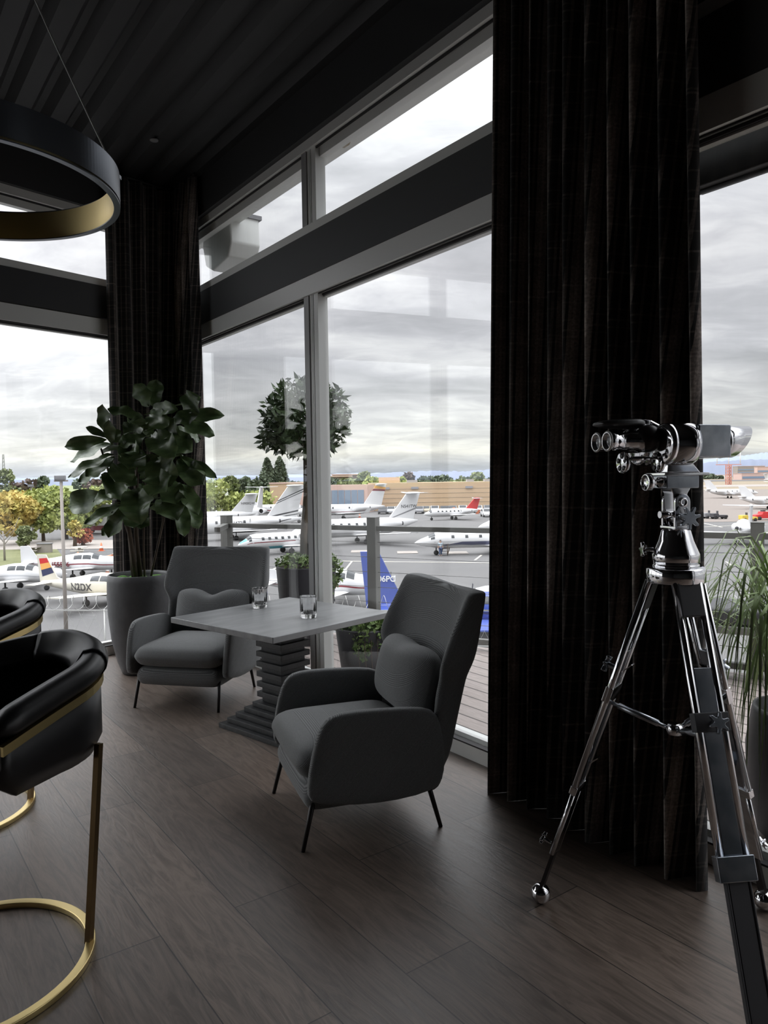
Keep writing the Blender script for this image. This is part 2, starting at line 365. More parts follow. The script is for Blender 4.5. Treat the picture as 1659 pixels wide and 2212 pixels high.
# outside gutter box at the roof corner
g = thing('roof_downspout_box', 'grey metal scupper box under the eave beyond the corner clerestory pane', 'scupper', MR @ Vector((7.12, .34, 3.80)), math.atan2(UR.y, UR.x))
mb = MB(); pr = [(-.34, .46), (.30, .46), (.34, .30), (.27, .08), (.10, .0), (-.28, .05), (-.36, .18)]
mb.prism(pr, -.16, .16, Matrix.Rotation(PI/2, 4, 'X')); mb.build('body', 'frame_paint', g, bevel=.02)
mb = MB(); mb.bx(-.36, .36, -.18, .18, .44, .48); mb.build('cap', 'mid_grey', g)

# ---- curtains
def curtain(name, path, z0, z1, fold, amp, label, flare=0, group=None, rise=None):
    """path: list of plan points; folds run along it"""
    P = [Vector((*p, 0)) for p in path]; seg = [(P[i+1]-P[i]).length for i in range(len(P)-1)]; L = sum(seg)
    def at(d):
        for i, s in enumerate(seg):
            if d <= s or i == len(seg)-1: 
                t = P[i+1]-P[i]; return P[i]+t*(d/s), t.normalized()
            d -= s
    n = int(L/fold*16); mb = MB(); rows = [0, .04, .3, .6, .9, .97, 1]; rr = random.Random(3); ph = [rr.uniform(-.7, .7) for _ in range(200)]; am = [rr.uniform(.55, 1.25) for _ in range(200)]
    uv = []; cloth = 0
    cols = []
    prev = None
    for i in range(n+1):
        d = L*i/n; p, t = at(min(d, L-1e-5)); nn = Vector((t.y, -t.x, 0)); k = d/fold
        ki = int(k); fr = k-ki; a = am[ki]*(1-fr)+am[ki+1]*fr
        cols.append((p, t, nn, k, a, ph[ki]*(1-fr)+ph[ki+1]*fr))
    for q, z in enumerate(rows):
        zz = z1+(z0-z1)*z; c = 0; pv = None
        for i, (p, t, nn, k, a, pp) in enumerate(cols):
            w = math.sin(2*PI*k+pp*.8); w = math.copysign(abs(w)**.9, w)
            x = p+nn*(amp*a*w*(.8+.35*z))+t*(.15*amp*math.sin(4*PI*k+pp)*z)+t*((i/n-.5)*2*flare*z)
            bz = zz+(rise(i/n)*(z == 1) if rise else 0)
            mb.v.append((x.x, x.y, bz))
            if pv is not None: c += (x-pv).length
            pv = x.copy(); uv.append((c, zz))
    m_ = n+1
    for q in range(len(rows)-1):
        for i in range(n): mb.f.append((q*m_+i, q*m_+i+1, (q+1)*m_+i+1, (q+1)*m_+i)); mb.sm.append(True)
    mb.uv = uv
    th = thing(name, label, 'curtain', (0, 0, 0))
    o = mb.build('cloth', 'plaid_wool', th); so = o.modifiers.new('thick', 'SOLIDIFY'); so.thickness = .006
    tr = MB(); tr.tube([p+Vector((0, 0, z1+.02)) for p in P], .014, 8); tr.build('track', 'black_paint', th)
    return th
def RP(s, o): return tuple((NR*(CR+o)+UR*s).xy)
def LP(s, o): return tuple((NL*(CL+o)+UL*s).xy)
curtain('curtain', [RP(2.705, -.24), RP(2.45, -.22), RP(2.1, -.25), RP(1.65, -.24)], .002, 4.52, .112, .058, 'wide black plaid wool curtain hanging floor to ceiling behind the chrome binoculars', .085)
curtain('curtain', [LP(3.72, -.16), LP(4.3, -.19), tuple((corner-(NR+NL)*.22).xy), RP(7.0, -.19), RP(6.76, -.17)], .002, 4.52, .15, .05, 'gathered black plaid wool curtain covering the far corner behind the potted fig', .02)
# ceiling bits
t = thing('ceiling_speaker', 'tiny round black sprinkler cap on the ceiling near the far corner', 'sprinkler', (-1.9, 6.4, 4.545))
mb = MB(); mb.lathe([(.035, 0), (.035, -.012), (.012, -.02)]); mb.build('plate', 'mid_grey', t); t.name = 'sprinkler'
# two round eave lights outside
for k, (s, rr) in enumerate([(744, 305), (783, 270)]):
    pos = atZ(s, rr, 4.18)
    t = thing('eave_fixture', 'small %s on the eave above the clerestory window' % ('tan vent, lower left of two' if k == 0 else 'dark vent, upper right of two'), 'vent', pos, math.atan2(UR.y, UR.x))
    mb = MB(); mb.loft([[(a*sx, b*sx, z) for a, b in ((-1, -.6), (1, -.6), (1, .6), (-1, .6))] for sx, z in ((.05, 0), (.035, -.035), (.02, -.04))], smooth=False); mb.build('hood', 'tan_car' if k == 0 else 'dark_grey', t)
# pendant ring
t = thing('pendant_ring', 'large black and brass ring pendant lamp hanging from a thin cable', 'pendant lamp', (-1.36, 2.45, 2.60))
def ring(r0, r1, z0, z1, seg=200):
    mb = MB(); rings = []
    for k in range(seg+1):
        a = 2*PI*k/seg; c, s = math.cos(a), math.sin(a); rings.append([(r0*c, r0*s, z0), (r1*c, r1*s, z0), (r1*c, r1*s, z1), (r0*c, r0*s, z1)])
    mb.loft(rings, cap=False, smooth=False); return mb
ring(.478, .49, .0, .10).build('outer_band', 'lamp_dark', t); ring(.468, .477, -.006, .092).build('inner_band', 'brass', t); ring(.468, .489, -.010, -.006).build('lower_rim', 'lamp_dark', t)
mb = MB()
def sag(a, b, s): return [a.lerp(b, i/12)+Vector((0, 0, -s*math.sin(PI*i/12))) for i in range(13)]
for ang in (20, 140, 260):
    a = Vector((.484*math.cos(R(ang)), .484*math.sin(R(ang)), .10)); mb.tube(sag(a, Vector((0, 0, 1.25)), .03), .0028, 6)
mb.tube([(0, 0, 1.25), (0, 0, 1.95)], .008, 8); mb.build('suspension_cable', 'wire', t)
mb = MB(); mb.lathe([(.07, 1.99), (.07, 1.95), (.02, 1.94)]); mb.build('canopy', 'black_paint', t)
for ang in (20, 140, 260): mb = MB(); mb.box((.484*math.cos(R(ang)), .484*math.sin(R(ang)), .10), (.018, .018, .012)); mb.build('cable_clip', 'lamp_dark', t)

# ============================================================ furniture
def soft(mb, name, mat, par, lv=2): return mb.build(name, mat, par, subsurf=lv)
def rbox(x0, x1, y0, y1, z0, z1, r, crown=0, n=3):
    """rounded soft box as a grid of rings"""
    mb = MB(); rings = []
    lv = [(z0, r), (z0+r*.3, r*.3), (z0+r, 0), ((z0+z1)/2, -r*.12), (z1-r, 0), (z1-r*.3, r*.3), (z1, r)]
    for z, i in lv:
        ring_ = []
        X0, X1, Y0, Y1 = x0+i, x1-i, y0+i, y1-i; cr = r*1.3
        for cx, cy, a0 in ((X1-cr, Y1-cr, 0), (X0+cr, Y1-cr, 90), (X0+cr, Y0+cr, 180), (X1-cr, Y0+cr, 270)):
            for k in range(4): a = R(a0+30*k); ring_.append((cx+cr*math.cos(a), cy+cr*math.sin(a), z))
        rings.append(ring_)
    if crown:
        last = rings[-1]; cx, cy = (x0+x1)/2, (y0+y1)/2
        for f, h in ((.75, .6), (.45, .92), (.12, 1)): rings.append([(cx+(p[0]-cx)*f, cy+(p[1]-cy)*f, z1+crown*h) for p in last])
    mb.loft(rings, True, True); return mb
def plump_pillow(dent, hh):
    # lumbar pillow; a deep dent is the chopped one
    mb = MB(); rings = []
    for i in range(17):
        v = -1+2*i/16; ring_ = []
        for k in range(24):
            a = 2*PI*k/24; c, s_ = math.cos(a), math.sin(a)
            zz = math.copysign(abs(s_)**.55, s_)
            wz = (1-abs(v)**5*.35); th = .112*(1-abs(v)**2.6)**.6+.004
            dn = -dent*math.exp(-(v/.28)**2) if s_ > 0 else 0
            ring_.append((v*.315, c*th, (hh*wz+.015*abs(v)**3)*zz+dn*max(0, zz)))
        rings.append(ring_)
    mb.loft(rings, True, True, M=Matrix.Translation((0, -.300, .48+hh)) @ Matrix.Rotation(R(14), 4, 'X')); o = mb.build('pillow', 'chair_fabric', None); me = o.data; me.polygons.foreach_set('use_smooth', [True]*len(me.polygons)); bpy.data.objects.remove(o); return me
def armchair(loc, rz, label):
    t = thing('armchair', label, 'armchair', loc, rz, 'grey lounge armchairs at the square table')
    F = 'chair_fabric'
    # side panels
    prof = [(.315, .24), (.322, .30), (.30, .44), (.268, .55), (.232, .60), (.18, .622), (.05, .622), (-.12, .612), (-.24, .60), (-.30, .57), (-.325, .46), (-.335, .34), (-.325, .245), (-.28, .205), (-.1, .185), (.1, .195), (.24, .222)]
    for s in (-1, 1):
        mb = MB(); rings = []
        ctr = Vector((-.03, .40))
        for off, sc_ in ((.0, .955), (.008, .985), (.03, 1.0), (.052, .985), (.062, .955)):
            rings.append([(s*(.345+off+.012*math.sin(max(0, (z-.2)/.4)*PI/2)), ctr.x+(y-ctr.x)*sc_, ctr.y+(z-ctr.y)*sc_) for y, z in prof])
        mb.loft(rings if s > 0 else rings[::-1], True, True); mb.build('arm', F, t, subsurf=1)
    # seat deck and cushion
    rbox(-.335, .335, -.36, .315, .155, .30, .045).build('seat_base', F, t, subsurf=1)
    rbox(-.342, .342, -.30, .345, .295, .455, .06, .035).build('seat_cushion', F, t, subsurf=1)
    # back shell
    lv = [(.205, .33, -.26, -.31), (.25, .375, -.27, -.355), (.33, .40, -.275, -.40), (.46, .405, -.285, -.43), (.58, .40, -.285, -.465), (.66, .398, -.30, -.485), (.715, .402, -.315, -.50), (.77, .435, -.300, -.515), (.82, .448, -.31, -.53), (.92, .44, -.355, -.553), (1.0, .43, -.40, -.572), (1.07, .425, -.435, -.588), (1.10, .42, -.455, -.590), (1.108, .405, -.48, -.585)]
    rings = []
    for z, w, yf, yr in lv:
        dip = .0
        def zz(x): return z+(.028*(abs(x)/.43)**2-.018 if z > 1.04 else 0)
        inn = min(.075, (yf-yr)*.55)
        pts = [(w-.02, yf), (w, yf-.02), (w-.005, (yf+yr)/2), (w-.035, yr+.03), (w*.75, yr+.005), (w*.4, yr-.004), (0, yr-.008), (-w*.4, yr-.004), (-w*.75, yr+.005), (-w+.035, yr+.03), (-w+.005, (yf+yr)/2), (-w, yf-.02), (-w+.02, yf), (-w+.052, yf-.012), (-w*.78, yr+inn+.05), (-w*.45, yr+inn+.018), (0, yr+inn+.01), (w*.45, yr+inn+.018), (w*.78, yr+inn+.05), (w-.052, yf-.012)]
        rings.append([(x, y, zz(x)) for x, y in pts])
    mb = MB(); mb.loft(rings, True, True); mb.build('backrest', F, t, subsurf=1)
    o = MB().build('pillow', F, t, subsurf=1); o.data = plump_pillow(.055, .155)
    for sx in (-1, 1):
        for y0, y1 in ((.27, .33), (-.27, -.335)):
            mb = MB(); mb.tube([(sx*.315, y0, .24), (sx*.33, y1, 0.0)], [.013, .010], 10); mb.build('leg', 'leg_black', t)
    return t
ch1 = armchair((-1.45, 5.60, 0), R(167.5), 'grey armchair with a dented lumbar pillow beside the potted fig tree')
ch2 = dup(ch1, (-.18, 3.63, 0), R(109.6), 'grey armchair seen from the side in the foreground, nearest the wide curtain')
for c in kids(ch2):
    if c.name.startswith('pillow'): c.data = plump_pillow(.012, .172)
# the square table
t = thing('pedestal_table', 'square dark wood pedestal table with a stepped slatted column', 'table', (-.69, 4.92, 0), R(48.6))
mb = MB(); mb.bx(-.52, .52, -.52, .52, .712, .75); mb.build('tabletop', varied('table_top', (.25, .255, .26), (.34, .345, .35), 3, .28, .08, 30, stretch=(1, 5, 1)), t, bevel=.004)
varied('table_wood', (.014, .015, .016), (.028, .029, .031), 5, .5, .25, 40, stretch=(1, 6, 1))
mb = MB(); zs = 0
for w in (.62, .54, .46, .38, .30): mb.bx(-w/2, w/2, -w/2, w/2, zs, zs+.032); zs += .034
mb.build('stepped_base', 'table_wood', t, bevel=.002, segs=1)
mb = MB(); k = 0
while zs < .70:
    w = .205 if k % 2 == 0 else .255; h = min(.034, .712-zs); mb.bx(-w/2, w/2, -w/2, w/2, zs-.0015, zs+h); zs += .034; k += 1
mb.build('slatted_column', 'table_wood', t, bevel=.002, segs=1)
mb = MB(); mb.bx(-.19, .19, -.19, .19, .69, .712); mb.build('mounting_plate', 'table_wood', t)
# tumblers
def tumbler(loc, label):
    t = thing('drinking_glass', label, 'glass', loc, .3, 'fluted tumblers on the square table')
    mb = MB(); seg = 56; rings = []
    for z, r, fl in ((0, .046, 0), (.002, .05, .6), (.02, .053, 1), (.125, .055, 1), (.138, .055, .2), (.142, .0545, 0), (.142, .0525, 0), (.135, .0515, 0), (.03, .049, 0), (.024, .03, 0), (.023, .004, 0)):
        rings.append([((r+fl*.0016*math.cos(14*2*PI*k/seg))*math.cos(2*PI*k/seg), (r+fl*.0016*math.cos(14*2*PI*k/seg))*math.sin(2*PI*k/seg), z) for k in range(seg)])
    mb.loft(rings, True, True); mb.build('fluted_body', 'tumbler', t)
tumbler((-.886, 5.19, .7505), 'clear fluted drinking glass on the table, nearer the far armchair')
tumbler((-.501, 4.79, .7505), 'clear fluted drinking glass on the table, the right one nearer the camera')
# bar stools
def stool(loc, rz, label):
    t = thing('bar_stool', label, 'stool', loc, rz, 'black leather barrel stools on brass legs')
    # local: y forward, horseshoe shell open to +y
    Rr = .30; EXT = .34; TOT = Rr*PI/2+EXT
    def path(d):   # d -1..1 along the horseshoe: half circle and two straight arms
        l = abs(d)*TOT; sg = 1 if d > 0 else -1
        if l <= Rr*PI/2: a = -PI/2+sg*l/Rr; return Vector((Rr*math.cos(a), Rr*math.sin(a), 0))
        return Vector((sg*Rr, l-Rr*PI/2, 0))
    def nrmal(p): return p.normalized() if p.y < 0 else Vector((1 if p.x > 0 else -1, 0, 0))
    def top(d): return 1.045-.13*abs(d)**1.3
    n = 40; rings = []
    for i in range(n+1):
        d = -1+2*i/n; p = path(d); nn = nrmal(p); zt = top(d)-.075; zb = .655+.06*max(0, abs(d)-.9)/.1
        o_ = p; i_ = p-nn*.05
        rings.append([(o_.x-nn.x*.03, o_.y-nn.y*.03, zb), (o_.x, o_.y, zb+.06), (o_.x, o_.y, (zb+zt)/2), (o_.x, o_.y, zt), (i_.x, i_.y, zt), (i_.x, i_.y, (zb+zt)/2), (i_.x, i_.y, zb)])
    mb = MB(); mb.loft(rings, True, True); mb.build('shell', 'leather', t)
    # padded rim in three upholstered segments with rolled edge
    for d0, d1, rad in ((-1.0, -.375, .046), (-.385, .145, .052), (.135, 1.0, .046)):
        rings = []; m_ = 20
        for i in range(m_+1):
            d = d0+(d1-d0)*i/m_; p = path(d); nn = nrmal(p); c = p-nn*.025; zt = top(d); e = 1
            if abs(d) > .93: e = max(.35, 1-(abs(d)-.93)*8)
            rings.append([(c.x+nn.x*(rad*1.02)*math.cos(a)*(1.0 if math.cos(a) > 0 else 1.55)*e, c.y+nn.y*(rad*1.02)*math.cos(a)*(1.0 if math.cos(a) > 0 else 1.55)*e, zt-.028+rad*e*math.sin(a)-(.03 if math.cos(a) < -.5 else 0)) for a in [2*PI*k/16 for k in range(16)]])
        mb = MB(); mb.loft(rings, True, True); mb.build('rim_pad', 'leather', t)
    rings = []
    for i in range(n+1):
        d = -1+2*i/n; p = path(d); nn = nrmal(p); a = p+nn*.010; b = p-nn*.01; z = top(d)-.102
        rings.append([(a.x, a.y, z), (a.x, a.y, z+.030), (b.x, b.y, z+.030), (b.x, b.y, z)])
    mb = MB(); mb.loft(rings, True, False); mb.build('brass_band', 'brass', t)
    mb = MB(); mb.lathe([(.20, .66), (.262, .665), (.268, .70), (.262, .735), (.22, .752), (.05, .76)], (0, .0, 0), 40); mb.build('seat', 'leather', t)
    mb = MB(); mb.lathe([(.10, .64), (.255, .645), (.26, .665), (.2, .67)], (0, 0, 0), 40); mb.build('seat_pan', 'black_paint', t)
    # legs and floor ring
    cy = .22; rr = .375
    for sx in (-1, 1):
        a = R(90-sx*129.0)
        foot = Vector((rr*math.cos(a), cy+rr*math.sin(a), .012)); tp = Vector((sx*.285, -.105, .70))
        mb = MB(); mb.beam(foot, tp, .022, .022, (0, 1, 0)); mb.build('leg', 'brass_dark', t)
    rings = []
    for k in range(73):
        a = 2*PI*k/72; c, s = math.cos(a), math.sin(a)
        rings.append([((rr-.016)*c, cy+(rr-.016)*s*1.04, 0), ((rr+.016)*c, cy+(rr+.016)*s*1.04, 0), ((rr+.016)*c, cy+(rr+.016)*s*1.04, .022), ((rr-.016)*c, cy+(rr-.016)*s*1.04, .022)])
    mb = MB(); mb.loft(rings, False, False); mb.build('foot_ring', 'brass', t, bevel=.003)
    return t
st1 = stool((-1.35, 2.64, 0), R(161), 'black leather barrel stool with brass floor ring, nearest the camera at the left edge')
st2 = dup(st1, (-2.13, 3.84, 0), R(161), 'second black leather barrel stool with brass band, half hidden behind the first')
# fig pot
def leaf(mb, base, tip, width, up=Vector((0, 0, 1)), fold=.25, droop=.1, wav=.06, nx=2, ny=7, shape='fig', seed=0):
    base = Vector(base); tip = Vector(tip); d = tip-base; L = d.length; dn = d.normalized(); sd = dn.cross(up)
    if sd.length < .1: sd = dn.cross(Vector((0, 1, .3)))
    sd.normalize(); nr = sd.cross(dn); vs = []; rr = random.Random(seed)
    for i in range(ny+1):
        t = i/ny
        if shape == 'fig': w = (math.sin(PI*min(1, t**.85))**.6)*(.55+.75*t) if 0 < t < 1 else .02
        else: w = math.sin(PI*t)**.8 if 0 < t < 1 else .02
        c = base+d*t+nr*(-droop*L*t*t+droop*L*t*.6)
        for j in range(-nx, nx+1):
            u = j/nx; wv = wav*width*math.sin(t*13+seed+abs(u)*1.5)*abs(u)
            vs.append(c+sd*(u*w*width*.5*(1+.05*math.sin(9*t+seed)))+nr*(fold*abs(u)*w*width*.5+wv))
    m_ = 2*nx+1; fs = [(i*m_+j, i*m_+j+1, (i+1)*m_+j+1, (i+1)*m_+j) for i in range(ny) for j in range(2*nx)]
    mb.add(vs, fs, True)
t = thing('potted_fig_tree', 'fiddle leaf fig tree in a tall rounded charcoal pot in the far corner', 'potted plant', (-2.13, 6.40, 0))
T = Vector((-2.13, 6.40, 0))
mb = MB(); mb.lathe([(.13, 0), (.165, .005), (.20, .10), (.245, .30), (.268, .52), (.272, .66), (.268, .80), (.262, .852), (.255, .858), (.243, .855), (.238, .83), (.235, .78), (.01, .775)], seg=48); pot = mb.build('pot', 'pot_grey', t)
mb = MB(); mb.lathe([(.236, .77), (.236, .79), (.1, .80), (.01, .80)], seg=24); mb.build('soil', 'soil', t)
mb = MB()
for k, (x, y, r) in enumerate(((-.12, -.08, .085), (0, -.14, .07), (.13, -.06, .08), (-.05, .1, .09), (.12, .1, .08), (-.17, .06, .06), (.03, -.02, .06))): mb.ball((x, y, .80), (r, r, .035), 14, 8)
mb.build('moss', 'moss', t)
mb = MB()
stems = [((-.02, -.03, .8), (-.05, -.05, 1.15), (-.10, -.03, 1.5), (-.12, 0, 1.9)), ((.01, .0, .8), (-.02, .0, 1.2), (.0, 0, 1.6), (.03, .02, 2.25)), ((-.05, .01, .8), (-.08, .02, 1.2), (-.2, .05, 1.55), (-.32, .05, 1.95)), ((.05, -.02, .8), (.05, -.02, 1.1), (.08, -.04, 1.6), (.16, -.02, 2.05)), ((.08, .04, .8), (.14, .05, 1.05), (.22, .08, 1.4), (.3, .05, 1.9))]
for i, s in enumerate(stems): mb.tube(s, [.022, .02, .014, .008] if i < 3 else [.010, .009, .008, .006], 8)
mb.build('trunk', 'bark', t)
LV = [((920,350),(950,90),140),((880,345),(735,130),140),((1195,400),(1350,240),210),((1190,430),(1590,420),110),((1170,480),(1500,610),120),((1120,560),(1370,650),150),((830,450),(490,370),110),((485,620),(440,320),115),((490,630),(285,535),60),((480,650),(80,720),110),((540,690),(125,850),110),((550,790),(110,1000),110),((560,830),(210,1050),120),((560,820),(280,1000),130),((530,700),(500,470),90),((600,680),(520,560),120),((500,1180),(105,1290),190),((620,1130),(350,1240),120),((640,1270),(270,1450),100),((650,1290),(440,1560),120),((710,1270),(490,1575),150),((760,1000),(470,1170),300),((770,1100),(790,1430),250),((960,820),(1080,1075),300),((1180,820),(1520,1010),90),((1160,850),(1400,1080),180),((1060,1020),(1140,1265),190),((1050,1150),(1140,1405),240),((1180,1060),(1345,1350),130),((1200,1180),(1355,1490),140),((1180,1230),(1215,1565),120),((720,1330),(735,1490),140),((840,1330),(800,1500),120),((920,470),(640,600),170),((960,480),(1160,610),170),((900,600),(1110,790),220),((860,620),(590,700),150),((800,700),(590,800),140),((800,760),(690,940),230),((1080,480),(1350,420),120),((1000,600),(1290,760),190),((900,380),(1130,360),120),((880,420),(1060,520),160),((850,800),(960,1000),220),((700,880),(560,1060),200),((900,1000),(1050,1150),220),((850,560),(700,480),150),((640,760),(760,760),160)]
mb = MB(); rl = random.Random(5)
for k, (b, tp, w) in enumerate(LV):
    c = ((b[0]+tp[0])/2/4.366+120, (b[1]+tp[1])/2/4.366+800); front = rl.uniform(-.28, -.05) if k > 20 else rl.uniform(-.12, .12)
    db = 6.40+front*.4; dt = 6.40+front*1.2+rl.uniform(-.06, .06)
    B = atY(120+b[0]/4.366, 800+b[1]/4.366, db)-T; Tt = atY(120+tp[0]/4.366, 800+tp[1]/4.366, dt)-T
    leaf(mb, B, Tt, w/4.366/FPX*6.4*1.3, Vector((rl.uniform(-.4, .4), -1, rl.uniform(.1, .9))).normalized(), rl.uniform(.15, .5), rl.uniform(.03, .12), .13, ny=10, seed=k)
for k in range(26):       # leaves on the far side of the crown
    a = rl.uniform(.1, PI-.1); z = rl.uniform(1.35, 2.25); r0 = .08
    B = Vector((r0*math.cos(a), r0*math.sin(a), z)); e = rl.uniform(.28, .42); leaf(mb, B, B+Vector((e*math.cos(a), e*math.sin(a)*.7, rl.uniform(-.15, .18))), rl.uniform(.13, .2), fold=.2, seed=k)
mb.build('foliage', 'fig_leaf', t)
# ============================================================ chrome binoculars on tripod
TB = Vector((.985, 2.50, 0))
t = thing('tripod_binoculars', 'large chrome observation binoculars on a polished steel tripod in front of the curtain', 'binoculars', TB, 0)
def star_knob(name, par, M, r=.03, n=6, h=.012, mat='brushed_steel'):
    mb = MB(); poly = []
    for k in range(n*12):
        a = 2*PI*k/(n*12); q = r*(.62+.38*max(0, math.cos(n*a))**.6) if math.cos(n*a) > 0 else r*(.62-.12*abs(math.cos(n*a)))
        poly.append((q*math.cos(a), q*math.sin(a)))
    mb.prism(poly, 0, h, M, smooth=False); mb.lathe([(r*.3, -h*2.4), (r*.3, 0)], seg=16, M=M); return mb.build(name, mat, par, bevel=.0015, segs=1)
# head plate, collar, bell
mb = MB(); mb.lathe([(.05, 1.278), (.094, 1.280), (.097, 1.284), (.097, 1.326), (.094, 1.330), (.02, 1.330)], seg=48)
hp = mb.build('head_plate', 'chrome', t)
mb = MB(); mb.lathe([(.05, 1.329), (.0765, 1.330), (.0765, 1.340), (.074, 1.342), (.074, 1.345), (.0775, 1.347), (.0775, 1.374), (.076, 1.378), (.058, 1.42), (.048, 1.455), (.043, 1.463), (.01, 1.464)], seg=48)
bell = mb.build('rotating_bell', 'chrome', t)
star_knob('pan_lock_knob', bell, Matrix.Translation((-.10, .01, 1.39)) @ Matrix.Rotation(R(-90), 4, 'Y') @ Matrix.Rotation(.3, 4, 'Z'), .026, 5, .012, 'chrome')
# binocular frame: x along the optical axis, y to its left (away from us)
ax = Vector((.977, .205, 0)).normalized(); MBn = Matrix((ax, Vector((-ax.y, ax.x, 0)), Vector((0, 0, 1)))).transposed().to_4x4()
def bn(dz=0): return MBn @ Matrix.Translation((0, 0, dz))
# yoke of two cheeks
for sy in (-1, 1):
    mb = MB(); poly = [(-.028, 0), (.028, 0), (.028, .085)]+[(.028*math.cos(R(a)), .085+.028*math.sin(R(a))) for a in range(15, 180, 15)]+[(-.028, .085)]
    mb.prism(poly, -.006, .006, MBn @ Matrix.Translation((0, sy*.036, 1.466)) @ Matrix.Rotation(PI/2, 4, 'X')); ck = mb.build('yoke_cheek', 'chrome', t, bevel=.002)
    mb = MB(); mb.lathe([(.016, -.002), (.016, .004), (.009, .006), (.009, .002)], (0, 0, 0), 20, M=MBn @ Matrix.Translation((0, sy*.042, 1.551)) @ Matrix.Rotation(-sy*PI/2, 4, 'X')); mb.build('pivot_cap', 'chrome', ck)
mb = MB(); mb.bx(-.03, .03, -.045, .045, 1.460, 1.47, MBn); mb.build('yoke_base', 'chrome', t, bevel=.002)
mb = MB(); mb.loft([[(x*a, y*b, z) for x, y in ((-.03, -.028), (.03, -.028), (.03, .028), (-.03, .028))] for a, b, z in ((.25, .8, 1.47), (.8, 1, 1.53), (.9, 1, 1.58), (1.3, 1.1, 1.60))], smooth=False, M=MBn); mb.build('tilt_block', 'chrome', t, bevel=.003)
star_knob('tilt_knob', t, MBn @ Matrix.Translation((-.004, -.078, 1.500)) @ Matrix.Rotation(PI/2, 4, 'X') @ Matrix.Rotation(.2, 4, 'Z'), .040, 7, .012)
mb = MB(); mb.lathe([(.012, 0), (.012, .05)], seg=16, M=MBn @ Matrix.Translation((-.052, -.02, 1.51)) @ Matrix.Rotation(-PI/2, 4, 'Y') @ Matrix.Translation((0, 0, -.03))); mb.build('tilt_bolt', 'chrome', t)
mb = MB(); mb.bx(-.062, .058, -.045, .045, 1.597, 1.640, MBn); clamp = mb.build('dovetail_clamp', 'brushed_steel', t, bevel=.003)
mb = MB(); mb.lathe([(.006, 0), (.018, .001), (.018, .018), (.010, .020), (.010, .045), (.026, .047), (.029, .050), (.029, .066), (.024, .070), (.024, .064), (.006, .060)], seg=28, M=MBn @ Matrix.Translation((-.058, -.02, 1.618)) @ Matrix.Rotation(-PI/2, 4, 'Y')); mb.build('clamp_knob', 'chrome', clamp)
mb = MB(); mb.bx(-.075, .09, -.055, .055, 1.640, 1.649, MBn); mb.build('dovetail_plate', 'chrome', t, bevel=.0015)
mb = MB(); mb.prism([(-.05, 0), (.075, 0), (.02, .06), (-.045, .06)], -.03, .03, MBn @ Matrix.Translation((0, 0, 1.649)) @ Matrix.Rotation(PI/2, 4, 'X')); mb.build('saddle', 'chrome', t, bevel=.004)
AZ = 1.742
